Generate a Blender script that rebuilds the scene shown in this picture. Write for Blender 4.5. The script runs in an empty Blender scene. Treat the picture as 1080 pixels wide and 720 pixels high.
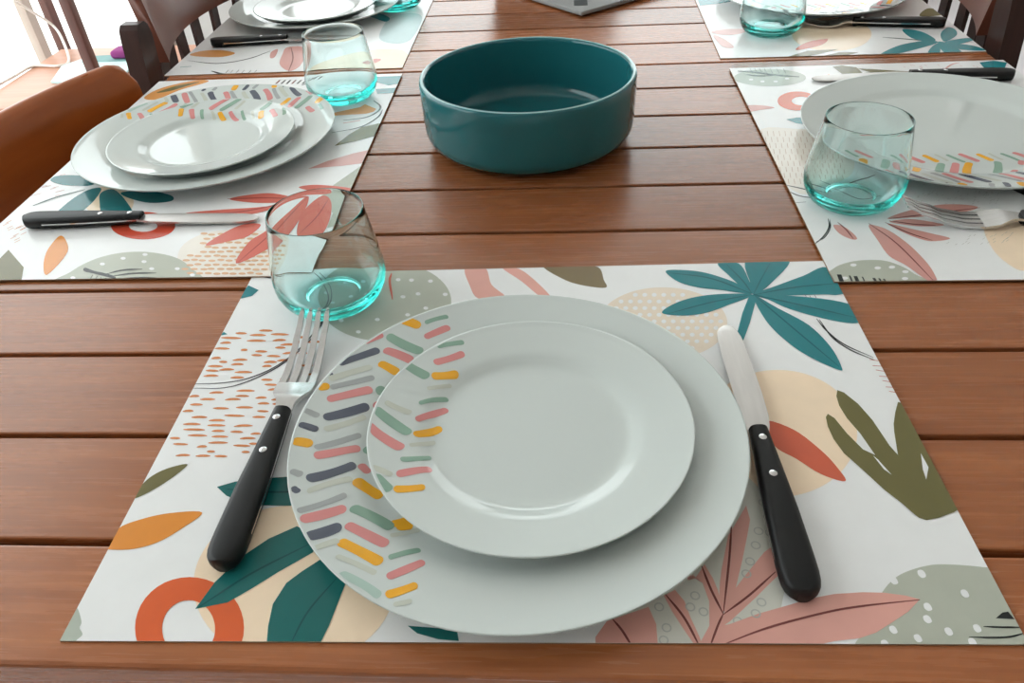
EXPOSURE = 1.92
ART = {
'front': [
('S','dotpeach',0,[136.1,81.2,133.3,72.3,128.6,64,122.2,56.8,114.4,51,105.7,46.8,96.4,44.3,86.8,43.6,77.5,44.8,68.8,47.7,61,52.4,54.6,58.7,49.9,66.3,47.1,74.9,46.5,84.1,48.2,93.4,52.2,102.5,58.3,110.7,66.3,117.6,75.8,122.8,86.2,125.9,96.9,126.6,107.3,125.1,116.8,121.3,124.8,115.5,131,108.1,135,99.7,136.7,90.5]),
('S','white',1,[77.5,117.6,76.8,115.9,75.4,115.3,74.2,116,73.9,117.7,74.5,119.4,75.9,120.1,77.1,119.3]),
('S','white',1,[84.4,117.3,83.7,115.7,82.4,115,81.2,115.7,80.8,117.5,81.5,119.1,82.8,119.8,84.1,119.1]),
('S','white',1,[91.3,117.1,90.6,115.4,89.3,114.8,88.1,115.5,87.7,117.2,88.4,118.9,89.8,119.6,91,118.8]),
('S','white',1,[98.2,116.8,97.5,115.2,96.1,114.5,95,115.2,94.6,117,95.4,118.6,96.7,119.3,97.9,118.5]),
('S','white',1,[105.1,116.6,104.4,114.9,103,114.3,101.8,115,101.5,116.7,102.3,118.4,103.7,119,104.8,118.3]),
('S','white',1,[112,116.3,111.2,114.7,109.9,114,108.7,114.7,108.4,116.5,109.2,118.1,110.6,118.8,111.7,118]),
('S','white',1,[66.3,109.6,65.7,108,64.4,107.3,63.2,108.1,62.8,109.7,63.4,111.4,64.7,112.1,66,111.3]),
('S','white',1,[73.2,109.4,72.6,107.7,71.2,107.1,70,107.8,69.7,109.5,70.3,111.2,71.7,111.8,72.9,111.1]),
('S','white',1,[80.1,109.1,79.4,107.5,78.1,106.9,76.9,107.6,76.5,109.3,77.2,110.9,78.5,111.6,79.7,110.8]),
('S','white',1,[86.9,108.9,86.2,107.3,84.9,106.6,83.7,107.3,83.4,109,84.1,110.7,85.4,111.3,86.6,110.6]),
('S','white',1,[93.8,108.7,93.1,107,91.7,106.4,90.6,107.1,90.2,108.8,90.9,110.4,92.3,111.1,93.5,110.3]),
('S','white',1,[100.6,108.4,99.9,106.8,98.5,106.1,97.4,106.9,97.1,108.5,97.8,110.2,99.1,110.8,100.3,110.1]),
('S','white',1,[107.4,108.2,106.7,106.5,105.3,105.9,104.2,106.6,103.9,108.3,104.6,109.9,106,110.6,107.1,109.8]),
('S','white',1,[114.2,107.9,113.4,106.3,112.1,105.7,111,106.4,110.7,108.1,111.4,109.7,112.8,110.3,113.9,109.6]),
('S','white',1,[121,107.7,120.2,106.1,118.9,105.4,117.7,106.2,117.5,107.8,118.2,109.5,119.6,110.1,120.7,109.4]),
('S','white',1,[62.3,101.6,61.6,100,60.3,99.3,59.1,100.1,58.7,101.7,59.4,103.3,60.7,104,61.9,103.2]),
('S','white',1,[69.1,101.3,68.4,99.7,67.1,99.1,65.9,99.8,65.5,101.5,66.2,103.1,67.5,103.7,68.7,103]),
('S','white',1,[75.9,101.1,75.2,99.5,73.9,98.9,72.7,99.6,72.3,101.2,73,102.9,74.3,103.5,75.5,102.8]),
('S','white',1,[82.7,100.9,82,99.3,80.7,98.7,79.5,99.4,79.1,101,79.8,102.6,81.1,103.3,82.3,102.5]),
('S','white',1,[89.4,100.7,88.7,99.1,87.4,98.4,86.2,99.1,85.9,100.8,86.6,102.4,87.9,103,89.1,102.3]),
('S','white',1,[96.2,100.4,95.5,98.8,94.1,98.2,93,98.9,92.7,100.5,93.4,102.2,94.7,102.8,95.9,102.1]),
('S','white',1,[102.9,100.2,102.2,98.6,100.9,98,99.7,98.7,99.4,100.3,100.1,101.9,101.5,102.5,102.6,101.8]),
('S','white',1,[109.7,100,108.9,98.4,107.6,97.7,106.4,98.5,106.2,100.1,106.9,101.7,108.2,102.3,109.4,101.6]),
('S','white',1,[116.4,99.7,115.6,98.1,114.3,97.5,113.1,98.2,112.9,99.9,113.6,101.5,115,102.1,116.1,101.4]),
('S','white',1,[123.1,99.5,122.3,97.9,121,97.3,119.8,98,119.6,99.6,120.3,101.2,121.7,101.9,122.8,101.1]),
('S','white',1,[129.8,99.3,129,97.7,127.6,97.1,126.5,97.8,126.3,99.4,127.1,101,128.4,101.6,129.5,100.9]),
('S','white',1,[58.3,93.7,57.7,92.1,56.4,91.5,55.2,92.2,54.8,93.8,55.4,95.4,56.7,96,57.9,95.3]),
('S','white',1,[65,93.5,64.4,91.9,63.1,91.3,61.9,92,61.5,93.6,62.2,95.2,63.5,95.8,64.6,95.1]),
('S','white',1,[71.8,93.3,71.1,91.7,69.8,91.1,68.6,91.8,68.3,93.4,68.9,95,70.2,95.6,71.4,94.9]),
('S','white',1,[78.5,93,77.8,91.5,76.5,90.9,75.3,91.6,75,93.2,75.6,94.7,76.9,95.4,78.1,94.7]),
('S','white',1,[85.2,92.8,84.5,91.3,83.2,90.6,82,91.3,81.7,92.9,82.4,94.5,83.7,95.1,84.8,94.4]),
('S','white',1,[91.9,92.6,91.2,91,89.9,90.4,88.7,91.1,88.4,92.7,89.1,94.3,90.4,94.9,91.5,94.2]),
('S','white',1,[98.5,92.4,97.8,90.8,96.5,90.2,95.4,90.9,95.1,92.5,95.8,94.1,97.1,94.7,98.2,94]),
('S','white',1,[105.2,92.2,104.5,90.6,103.2,90,102,90.7,101.7,92.3,102.4,93.9,103.8,94.5,104.9,93.8]),
('S','white',1,[111.8,91.9,111.1,90.4,109.8,89.8,108.7,90.5,108.4,92.1,109.1,93.6,110.4,94.2,111.6,93.5]),
('S','white',1,[118.5,91.7,117.7,90.2,116.4,89.6,115.3,90.3,115,91.8,115.8,93.4,117.1,94,118.2,93.3]),
('S','white',1,[125.1,91.5,124.3,90,123,89.3,121.9,90,121.6,91.6,122.4,93.2,123.7,93.8,124.8,93.1]),
('S','white',1,[131.7,91.3,130.9,89.7,129.6,89.1,128.5,89.8,128.3,91.4,129,93,130.4,93.6,131.5,92.9]),
('S','white',1,[54.4,86,53.8,84.5,52.5,83.9,51.3,84.5,50.9,86.1,51.5,87.7,52.8,88.3,54,87.6]),
('S','white',1,[61.1,85.8,60.4,84.3,59.2,83.7,58,84.3,57.6,85.9,58.2,87.5,59.5,88.1,60.7,87.4]),
('S','white',1,[67.7,85.6,67.1,84.1,65.8,83.4,64.6,84.1,64.3,85.7,64.9,87.2,66.2,87.9,67.3,87.2]),
('S','white',1,[74.4,85.4,73.7,83.8,72.4,83.2,71.3,83.9,70.9,85.5,71.6,87,72.8,87.6,74,87]),
('S','white',1,[81,85.2,80.3,83.6,79,83,77.9,83.7,77.5,85.3,78.2,86.8,79.5,87.4,80.7,86.7]),
('S','white',1,[87.6,85,86.9,83.4,85.6,82.8,84.5,83.5,84.2,85.1,84.9,86.6,86.1,87.2,87.3,86.5]),
('S','white',1,[94.2,84.7,93.5,83.2,92.2,82.6,91.1,83.3,90.8,84.9,91.5,86.4,92.8,87,93.9,86.3]),
('S','white',1,[100.8,84.5,100.1,83,98.8,82.4,97.7,83.1,97.4,84.6,98.1,86.2,99.4,86.8,100.5,86.1]),
('S','white',1,[107.4,84.3,106.7,82.8,105.4,82.2,104.3,82.9,104,84.4,104.7,86,106,86.6,107.1,85.9]),
('S','white',1,[114,84.1,113.2,82.6,111.9,82,110.8,82.7,110.6,84.2,111.3,85.8,112.6,86.4,113.7,85.7]),
('S','white',1,[120.5,83.9,119.8,82.4,118.5,81.8,117.4,82.5,117.1,84,117.9,85.5,119.2,86.1,120.3,85.5]),
('S','white',1,[127.1,83.7,126.3,82.2,125,81.6,123.9,82.3,123.7,83.8,124.4,85.3,125.7,85.9,126.8,85.3]),
('S','white',1,[133.6,83.5,132.8,82,131.5,81.4,130.4,82.1,130.2,83.6,131,85.1,132.3,85.7,133.4,85]),
('S','white',1,[57.2,78.3,56.6,76.8,55.3,76.2,54.1,76.8,53.7,78.4,54.3,79.9,55.6,80.5,56.8,79.8]),
('S','white',1,[63.8,78.1,63.1,76.6,61.9,76,60.7,76.6,60.3,78.2,61,79.7,62.2,80.3,63.4,79.6]),
('S','white',1,[70.3,77.9,69.7,76.4,68.4,75.8,67.3,76.4,66.9,78,67.6,79.5,68.8,80.1,70,79.4]),
('S','white',1,[76.9,77.7,76.3,76.2,75,75.6,73.9,76.2,73.5,77.8,74.1,79.3,75.4,79.9,76.6,79.2]),
('S','white',1,[83.5,77.5,82.8,76,81.5,75.4,80.4,76,80.1,77.6,80.7,79.1,82,79.7,83.1,79]),
('S','white',1,[90,77.3,89.3,75.8,88.1,75.2,86.9,75.8,86.6,77.4,87.3,78.9,88.6,79.5,89.7,78.8]),
('S','white',1,[96.5,77.1,95.8,75.6,94.6,75,93.5,75.6,93.1,77.2,93.8,78.7,95.1,79.3,96.2,78.6]),
('S','white',1,[103.1,76.9,102.4,75.4,101.1,74.8,100,75.4,99.7,77,100.4,78.5,101.7,79.1,102.8,78.4]),
('S','white',1,[109.6,76.7,108.8,75.2,107.6,74.6,106.5,75.2,106.2,76.8,106.9,78.3,108.2,78.9,109.3,78.2]),
('S','white',1,[116.1,76.5,115.3,75,114,74.4,112.9,75,112.7,76.6,113.4,78.1,114.7,78.7,115.8,78]),
('S','white',1,[122.5,76.3,121.8,74.8,120.5,74.2,119.4,74.8,119.2,76.4,119.9,77.9,121.2,78.5,122.3,77.8]),
('S','white',1,[129,76.1,128.2,74.6,126.9,74,125.9,74.7,125.6,76.2,126.4,77.7,127.7,78.3,128.8,77.6]),
('S','white',1,[59.9,70.7,59.3,69.2,58,68.6,56.9,69.3,56.5,70.8,57.1,72.3,58.4,72.9,59.5,72.2]),
('S','white',1,[66.4,70.5,65.8,69,64.5,68.5,63.4,69.1,63,70.6,63.6,72.1,64.9,72.7,66,72]),
('S','white',1,[72.9,70.3,72.3,68.8,71,68.3,69.9,68.9,69.5,70.4,70.2,71.9,71.4,72.5,72.6,71.8]),
('S','white',1,[79.4,70.1,78.8,68.7,77.5,68.1,76.4,68.7,76,70.2,76.7,71.7,77.9,72.3,79.1,71.6]),
('S','white',1,[85.9,69.9,85.2,68.5,84,67.9,82.8,68.5,82.5,70,83.2,71.5,84.4,72.1,85.6,71.4]),
('S','white',1,[92.3,69.7,91.7,68.3,90.4,67.7,89.3,68.3,89,69.8,89.7,71.3,90.9,71.9,92,71.2]),
('S','white',1,[98.8,69.6,98.1,68.1,96.9,67.5,95.7,68.2,95.4,69.6,96.1,71.1,97.4,71.7,98.5,71]),
('S','white',1,[105.2,69.4,104.5,67.9,103.3,67.3,102.2,68,101.9,69.5,102.6,70.9,103.9,71.5,105,70.9]),
('S','white',1,[111.7,69.2,111,67.7,109.7,67.1,108.6,67.8,108.3,69.3,109,70.7,110.3,71.3,111.4,70.7]),
('S','white',1,[118.1,69,117.4,67.5,116.1,66.9,115,67.6,114.8,69.1,115.5,70.5,116.8,71.1,117.8,70.5]),
('S','white',1,[124.5,68.8,123.8,67.3,122.5,66.8,121.4,67.4,121.2,68.9,121.9,70.4,123.2,70.9,124.3,70.3]),
('S','white',1,[62.6,63.3,61.9,61.9,60.7,61.3,59.6,61.9,59.2,63.4,59.8,64.8,61,65.4,62.2,64.8]),
('S','white',1,[69,63.1,68.4,61.7,67.1,61.1,66,61.7,65.6,63.2,66.3,64.7,67.5,65.2,68.6,64.6]),
('S','white',1,[75.4,62.9,74.8,61.5,73.6,60.9,72.4,61.6,72.1,63,72.7,64.5,74,65,75.1,64.4]),
('S','white',1,[81.8,62.8,81.2,61.3,80,60.7,78.8,61.4,78.5,62.8,79.1,64.3,80.4,64.9,81.5,64.2]),
('S','white',1,[88.2,62.6,87.6,61.1,86.3,60.6,85.2,61.2,84.9,62.7,85.6,64.1,86.8,64.7,87.9,64]),
('S','white',1,[94.6,62.4,94,61,92.7,60.4,91.6,61,91.3,62.5,92,63.9,93.2,64.5,94.3,63.9]),
('S','white',1,[101,62.2,100.3,60.8,99.1,60.2,98,60.8,97.7,62.3,98.4,63.7,99.6,64.3,100.7,63.7]),
('S','white',1,[107.4,62,106.7,60.6,105.4,60,104.4,60.7,104.1,62.1,104.8,63.6,106,64.1,107.1,63.5]),
('S','white',1,[113.7,61.8,113,60.4,111.8,59.9,110.7,60.5,110.4,61.9,111.1,63.4,112.4,63.9,113.5,63.3]),
('S','white',1,[120.1,61.7,119.4,60.2,118.1,59.7,117,60.3,116.8,61.8,117.5,63.2,118.8,63.8,119.8,63.1]),
('S','white',1,[65.2,56.1,64.5,54.7,63.3,54.1,62.2,54.7,61.8,56.2,62.4,57.6,63.7,58.1,64.8,57.5]),
('S','white',1,[71.5,55.9,70.9,54.5,69.7,53.9,68.6,54.5,68.2,56,68.8,57.4,70.1,58,71.2,57.3]),
('S','white',1,[77.9,55.7,77.2,54.3,76,53.8,74.9,54.4,74.6,55.8,75.2,57.2,76.4,57.8,77.5,57.2]),
('S','white',1,[84.2,55.5,83.6,54.1,82.3,53.6,81.3,54.2,80.9,55.6,81.6,57,82.8,57.6,83.9,57]),
('S','white',1,[90.6,55.4,89.9,54,88.7,53.4,87.6,54,87.3,55.5,87.9,56.9,89.2,57.4,90.2,56.8]),
('S','white',1,[96.9,55.2,96.2,53.8,95,53.2,93.9,53.9,93.6,55.3,94.3,56.7,95.5,57.3,96.6,56.6]),
('S','white',1,[103.2,55,102.5,53.6,101.3,53.1,100.2,53.7,99.9,55.1,100.6,56.5,101.8,57.1,102.9,56.5]),
('S','white',1,[109.5,54.9,108.8,53.5,107.5,52.9,106.5,53.5,106.2,54.9,106.9,56.3,108.1,56.9,109.2,56.3]),
('S','white',1,[80.3,48.7,79.7,47.3,78.4,46.7,77.3,47.3,77,48.7,77.6,50.1,78.9,50.7,80,50.1]),
('S','white',1,[86.6,48.5,85.9,47.1,84.7,46.6,83.6,47.2,83.3,48.6,83.9,50,85.2,50.5,86.2,49.9]),
('S','white',1,[92.8,48.3,92.2,47,90.9,46.4,89.9,47,89.6,48.4,90.2,49.8,91.4,50.3,92.5,49.7]),
('S','peach',0,[191.1,-26,186.5,-37.1,180.1,-47.3,172.2,-56.2,163.3,-63.3,153.8,-68.5,144,-71.7,134.3,-72.7,125.1,-71.5,116.8,-68.2,109.6,-62.8,104,-55.4,100.2,-46.3,98.6,-35.9,99.2,-24.6,102.2,-12.8,107.7,-1.2,115.3,9.6,124.8,18.7,135.7,25.7,147.3,30,158.8,31.3,169.6,29.5,178.9,24.7,186.3,17.4,191.3,8,193.7,-2.8,193.6,-14.3]),
('S','peach',0,[-67,-127.1,-66.7,-137,-68.9,-146,-73.4,-153.9,-79.8,-160.2,-87.8,-164.9,-97.2,-167.8,-107.4,-168.9,-118.2,-168,-129,-165.1,-139.6,-160.5,-149.5,-154.1,-158.2,-146.2,-165.2,-137.1,-170.2,-127,-172.7,-116.5,-172.4,-106.2,-169.3,-96.5,-163.2,-88.2,-154.5,-81.8,-143.6,-77.8,-131.3,-76.5,-118.3,-78,-105.5,-82.1,-93.6,-88.6,-83.4,-96.9,-75.4,-106.5,-69.9,-116.7]),
('P','cream',0.5,[120.4,-56.4,127.8,-70,130,-95.2,126.9,-123.4,120.4,-138.9,88.4,-159.2,36.7,-159.4,37.5,-146.5,66,-131.3,107.1,-82.8]),
('S','sage',0,[-61.1,114.1,-61.2,103,-63.9,92.9,-68.7,84.1,-75.4,77,-83.7,71.9,-93.3,68.9,-103.6,68,-114.4,69.5,-125.1,73.1,-135.4,78.8,-144.7,86.5,-152.6,95.8,-158.7,106.3,-162.6,117.7,-164,129.4,-162.7,140.7,-158.7,151,-152.1,159.7,-143.1,166.2,-132.4,170.1,-120.5,171,-108.1,169,-96,164.2,-85,156.9,-75.6,147.7,-68.3,137,-63.4,125.6]),
('S','white',1,[-103.7,144.6,-103.9,143.3,-104.8,142.5,-106,142.6,-107.1,143.4,-107.6,144.8,-107.5,146.1,-106.6,146.8,-105.4,146.8,-104.3,145.9]),
('S','white',1,[-93.1,143.5,-93.3,142.2,-94.2,141.5,-95.4,141.5,-96.5,142.4,-97,143.7,-96.8,145,-96,145.8,-94.7,145.7,-93.7,144.9]),
('S','white',1,[-78,141.6,-78.2,140.4,-79.1,139.6,-80.3,139.6,-81.4,140.5,-81.9,141.8,-81.7,143.1,-80.8,143.8,-79.6,143.8,-78.5,143]),
('S','white',1,[-70.3,145.9,-70.5,144.6,-71.4,143.8,-72.6,143.9,-73.7,144.7,-74.2,146.1,-74,147.4,-73.1,148.1,-71.9,148.1,-70.8,147.2]),
('S','white',1,[-85.5,124.8,-85.7,123.6,-86.6,122.8,-87.8,122.9,-88.8,123.7,-89.3,124.9,-89.1,126.2,-88.3,126.9,-87.1,126.9,-86.1,126.1]),
('S','white',1,[-64.7,123.4,-65,122.2,-65.8,121.5,-67,121.5,-68,122.3,-68.5,123.5,-68.3,124.8,-67.4,125.5,-66.2,125.5,-65.2,124.7]),
('S','white',1,[-77.6,106.4,-77.8,105.2,-78.6,104.5,-79.7,104.5,-80.7,105.3,-81.2,106.5,-81,107.7,-80.2,108.4,-79.1,108.3,-78,107.6]),
('S','white',1,[-89.9,98.6,-90.1,97.5,-91,96.8,-92.1,96.8,-93.1,97.6,-93.6,98.7,-93.4,99.9,-92.6,100.6,-91.5,100.5,-90.5,99.8]),
('S','white',1,[-111.6,93.6,-111.7,92.4,-112.5,91.8,-113.7,91.8,-114.7,92.5,-115.3,93.7,-115.1,94.8,-114.3,95.5,-113.2,95.5,-112.1,94.7]),
('S','white',1,[-138.2,93.3,-138.3,92.1,-139.1,91.5,-140.2,91.5,-141.3,92.2,-141.9,93.4,-141.8,94.5,-141,95.2,-139.8,95.2,-138.8,94.4]),
('S','white',1,[-147.1,108.7,-147.2,107.5,-148,106.8,-149.2,106.9,-150.3,107.6,-150.9,108.9,-150.8,110.1,-150,110.8,-148.8,110.7,-147.7,109.9]),
('S','white',1,[-134.3,116.7,-134.4,115.5,-135.2,114.8,-136.4,114.8,-137.5,115.6,-138.1,116.9,-138,118.1,-137.2,118.8,-136,118.8,-134.9,118]),
('S','white',1,[-155.7,124.9,-155.8,123.6,-156.6,122.9,-157.8,122.9,-158.9,123.7,-159.6,125,-159.5,126.3,-158.7,127,-157.5,127,-156.4,126.1]),
('S','white',1,[-128.5,136.5,-128.6,135.2,-129.4,134.5,-130.6,134.5,-131.8,135.3,-132.4,136.6,-132.2,137.9,-131.4,138.7,-130.2,138.6,-129.1,137.8]),
('S','white',1,[-164,112.9,-164,111.7,-164.8,111,-166,111,-167.1,111.8,-167.8,113,-167.7,114.2,-166.9,115,-165.7,114.9,-164.6,114.1]),
('S','white',1,[-144,139.7,-144.1,138.4,-144.9,137.6,-146.2,137.7,-147.3,138.5,-147.9,139.8,-147.8,141.1,-147,141.9,-145.8,141.8,-144.7,141]),
('S','white',1,[-163.5,143,-163.6,141.7,-164.4,141,-165.6,141,-166.8,141.9,-167.5,143.2,-167.4,144.5,-166.6,145.3,-165.4,145.2,-164.2,144.4]),
('S','white',1,[-121.2,116.3,-121.3,115,-122.2,114.3,-123.3,114.4,-124.4,115.2,-125,116.4,-124.8,117.6,-124,118.3,-122.9,118.3,-121.8,117.5]),
('S','white',1,[-122.9,79.4,-123.1,78.3,-123.8,77.6,-124.9,77.7,-126,78.4,-126.5,79.5,-126.4,80.6,-125.6,81.2,-124.5,81.2,-123.5,80.5]),
('S','white',1,[-96.7,121.5,-96.9,120.3,-97.7,119.5,-98.9,119.6,-99.9,120.4,-100.5,121.6,-100.3,122.9,-99.5,123.6,-98.3,123.5,-97.2,122.7]),
('L','coral2',1,[-112.4,154.2,-112,142.3,-106,118.1],1.86),
('S','pink',0,[-54.2,159,-38.3,158.4,-32.1,135.3,-20.5,117.5,-40.6,117,-49.2,136]),
('S','pink',0,[-24.5,157.8,-12,156.4,0.6,140.5,13.7,116.3,6.6,116.5,-9.1,138.7]),
('S','olive2',0,[7.9,159.1,32.7,159,50.3,156,53.7,138.4,54.4,127.8,36.6,131.9,22.4,140.9]),
('S','coral',1,[140.1,-15,155.4,-22.3,166.8,-39.2,172,-52.1,173.4,-62.1,161.8,-56.9,151.3,-45.5,141.4,-35.1]),
('S','teal',2,[101.7,148.1,116.2,148.8,132.1,144.2,150.9,130.8,161,115.7,138.7,121.4,122,125.7,109.1,133.7]),
('S','teal',2,[92.4,94.8,103.3,106,120.1,113.6,141.2,116.5,160.7,114.5,142.2,103.5,123.7,93.8,106.6,91]),
('S','teal',2,[142.9,157,158.7,156.3,161.8,132.8,161,115.7,153.6,126.9,147.9,141]),
('S','teal',2,[166.2,161.3,197.8,160,179.8,132.1,162.1,114.5,162,130.3]),
('S','teal',2,[160.7,114.5,181.1,125.9,202.8,137.5,223.3,148.3,230.6,119.1,221.1,112.3,209.9,113.1,178,112.7]),
('S','teal',2,[160.7,114.5,195.8,110.9,224,101.7,230.5,86.9,223.3,78.5,205.5,83.4,182.8,96.3,170.2,108.3]),
('S','teal',2,[161.1,113.3,174.5,97.8,190.9,77.4,198.8,53.4,199.8,33.1,196.9,30.4,182,44,170.5,62.3,162.9,84.7]),
('P','teal',2,[158.9,115.8,162.7,110.9,151.8,81.8,143.3,62,138.3,59.1,138.6,64.2,148.9,93]),
('L','tealdark',3,[105,145.3,134.3,136.5,160.3,115.8],1.67),
('L','tealdark',3,[96.9,93.6,129.2,106.2,160,114.6],1.34),
('L','tealdark',3,[149.1,155.4,156.9,133,160.3,115.8],1.21),
('L','tealdark',3,[182.3,155.3,171.4,135,161.6,115.7],0.94),
('L','tealdark',3,[161.4,114.5,194.2,122.9,225.4,126.6],1.43),
('L','tealdark',3,[161.4,114.5,194.8,99.3,226.9,83.8],1.55),
('L','tealdark',3,[161.8,113.3,178.9,75.6,198.3,33.2],1.18),
('L','black',1,[197.8,113.2,198.2,108.5],0.94),
('L','black',1,[200.8,111.9,201.2,107.2],0.93),
('L','black',1,[204.5,112.9,204.8,108.2],0.94),
('L','black',1,[198.1,84.7,201.2,70.7,208.2,56.1,222.7,42],1.17),
('L','black',1,[199.7,83.6,202.9,63.4,210.7,50.1,223,39.1],1.2),
('L','coral2',1,[219.7,40.2,224.6,38.6],1.61),
('L','coral2',1,[219.7,33.9,224.9,33.3],1.53),
('L','coral2',1,[220.3,29.7,225.2,28.2],1.56),
('L','coral2',1,[220.3,23.6,225.4,23.1],1.48),
('L','coral2',1,[220.9,19.5,225.7,18],1.51),
('L','coral2',1,[220.9,13.6,225.9,13.1],1.43),
('L','coral2',1,[221.5,9.6,226.1,8.2],1.47),
('P','olive',2,[190.7,11.2,194,9,199.4,-1.3,203.3,-15.2,206.1,-36,208.2,-43.3,212.6,-24.8,214.5,-18.6,218.7,-9.1,223.5,-0.1,230.7,-3.6,232.5,-25.1,233.7,-42.2,231.4,-78.6,222.6,-83.6,213.4,-87.2,206.6,-88.7,203.4,-87.1,202.1,-85.3,197.8,-77.1,192.3,-68.6,184.7,-53,178.8,-41.5,176.3,-30.3,175.9,-20.3,177,-12.4,178.9,-9.6,181.8,-13.3,185.2,-25.9,190.3,-38.7,195.7,-43.2,192.7,-26,189,-13.4,187.7,-2.7,188.5,5.7]),
('P','white',3,[194.3,-43.5,196.1,-46.8,199.7,-58,196.8,-53.8]),
('P','white',3,[221.2,-42.1,221.4,-49.9,221.4,-52.7,216.8,-61.6,217.8,-54.1]),
('P','pink',1,[116.4,-78.4,116.5,-87.8,112.9,-98.1,107.6,-112.4,101.1,-128.7,93.8,-141.5,91.1,-139,93.9,-126,96.2,-118,103.2,-98,111.4,-85.9]),
('P','pink',1,[133.1,-98.2,127.3,-118,118.1,-126.1,109.6,-133.9,95.1,-146.4,88.6,-150.7,88.5,-146.4,93.2,-141.9,98.8,-131.3,107.5,-121.2,119.4,-108]),
('P','pink',1,[77.1,-117.9,82.3,-123.4,88.3,-115.2,91.1,-123.4,92.3,-129.7,92.9,-141.5,89.2,-149.8,85,-159.2,78.1,-159.2,85,-148.8,87.1,-135.9,85.6,-126,81.7,-121.2,78.9,-124.4]),
('P','pink',1,[65.9,-132.9,71.7,-129.7,75.4,-135.9,76.9,-144,79.7,-154.5,80.2,-159.2,77.2,-159.2,73.2,-151.2,68.8,-141.5]),
('P','pink',1,[31.7,-154.7,37.5,-146.5,57.9,-139,60.5,-147.9,60,-159.3,31.5,-159.4]),
('P','pink',1,[81.1,-159.2,90.2,-148.8,94.8,-147.8,109.1,-142.4,123.3,-138.2,135.4,-134.4,147.1,-132,160.8,-131,170.9,-131.3,180.1,-132.8,186,-134.8,178.3,-141.3,168.5,-147.1,160.1,-151.9,152,-154.7,140.1,-156.2,127.9,-159]),
('L','maroon',2,[106.7,-89,101,-112.4,92.8,-141.9],1.13),
('L','maroon',2,[122.3,-119.6,106.6,-132.8,92.6,-142.9],1.06),
('L','maroon',2,[86.7,-116.3,89.1,-129.7,92.6,-142.9],1.18),
('L','maroon',2,[92.7,-142.4,88.9,-148.8,83.1,-160.1],1.0),
('L','maroon',2,[66.8,-132.3,74.1,-145,79.2,-160.1],1.2),
('L','maroon',2,[40.3,-145.5,44.3,-151.3,48.7,-160.3],1.14),
('L','maroon',2,[87.1,-159.2,111.8,-149.7,139.9,-141.9,158.5,-138.4,185.9,-135.1],1.08),
('O','greyring',1,[125.9,-76.5],4.51),
('O','greyring',1,[126.2,-86],4.43),
('O','greyring',1,[119.3,-95.1],4.36),
('O','greyring',1,[116,-103.9],4.29),
('O','greyring',1,[111.1,-113.6],4.21),
('O','greyring',1,[107.8,-120.7],4.16),
('O','greyring',1,[124.9,-96.3],4.34),
('O','greyring',1,[80.9,-132.9],4.08),
('O','greyring',1,[83.5,-141.5],4.01),
('O','greyring',1,[77.7,-139],4.03),
('O','greyring',1,[62.9,-139],4.05),
('O','greyring',1,[65.1,-149.8],3.96),
('O','greyring',1,[107.7,-142.4],3.97),
('O','greyring',1,[111.7,-136.4],4.02),
('O','greyring',1,[63,-156],3.9),
('O','greyring',1,[98.6,-146.4],3.95),
('S','sage',0,[205.5,-115.4,195.1,-116.5,183.7,-120.3,176.2,-125,169.6,-131.3,161,-141.3,154.1,-151.9,150.8,-159.8,188,-162.3,227.3,-162.1,229.6,-143.6,228.4,-119.8,222.9,-117.1]),
('S','white',2,[190.7,-119.2,192.7,-118.6,193.8,-120,193.5,-122.4,191.4,-123.2,190.2,-121.6]),
('S','white',2,[176,-122.9,178.1,-122.3,179.1,-123.7,179,-126.1,176.9,-126.9,175.7,-125.3]),
('S','white',2,[206.6,-130.2,208.6,-129.6,209.6,-131,209.3,-133.3,207.2,-134,206.1,-132.5]),
('S','white',2,[186.8,-137.3,188.7,-136.7,189.7,-138.1,189.5,-140.3,187.5,-141,186.3,-139.6]),
('S','white',2,[184.1,-143.7,186.1,-143.1,187.1,-144.4,186.9,-146.6,184.9,-147.3,183.7,-145.9]),
('S','white',2,[166.8,-149.1,168.7,-148.5,169.7,-149.8,169.6,-151.9,167.7,-152.6,166.5,-151.2]),
('S','white',2,[191.3,-149.9,193.2,-149.3,194.2,-150.6,193.9,-152.7,192,-153.4,190.9,-152]),
('S','white',2,[176.3,-153.3,178.2,-152.7,179.2,-153.9,179.1,-156,177.1,-156.7,176,-155.3]),
('S','white',2,[204.7,-148.2,206.6,-147.7,207.5,-148.9,207.2,-151,205.2,-151.8,204.2,-150.4]),
('S','white',2,[199.7,-155,201.6,-154.5,202.5,-155.7,202.3,-157.7,200.3,-158.4,199.2,-157.1]),
('S','white',2,[160.8,-156.1,162.7,-155.5,163.7,-156.8,163.6,-158.8,161.7,-159.5,160.5,-158.2]),
('P','black',2,[216.4,-144.6,220.7,-141.7,223.5,-141.2,224.6,-145.1]),
('L','black',2,[209.1,-148.8,216.5,-149.1,226.1,-149.1],0.92),
('L','black',2,[200.5,-154,210,-154.2,218.5,-153.8,226.6,-151.7],0.86),
('L','black',2,[214.5,-157.9,226.4,-157.2],0.84),
('S','orange',1,[-224.4,-105.3,-226,-103.7,-225.3,-91.7,-214.6,-85.3,-200,-81.3,-182,-81,-189.6,-91.9,-199.3,-100.7,-211.4,-105.1]),
('S','olive',1,[-226.9,-71.5,-226.6,-65.7,-222.5,-55.1,-214.7,-48.4,-203.6,-45.3,-209.7,-56.5,-218.8,-66.5]),
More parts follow.
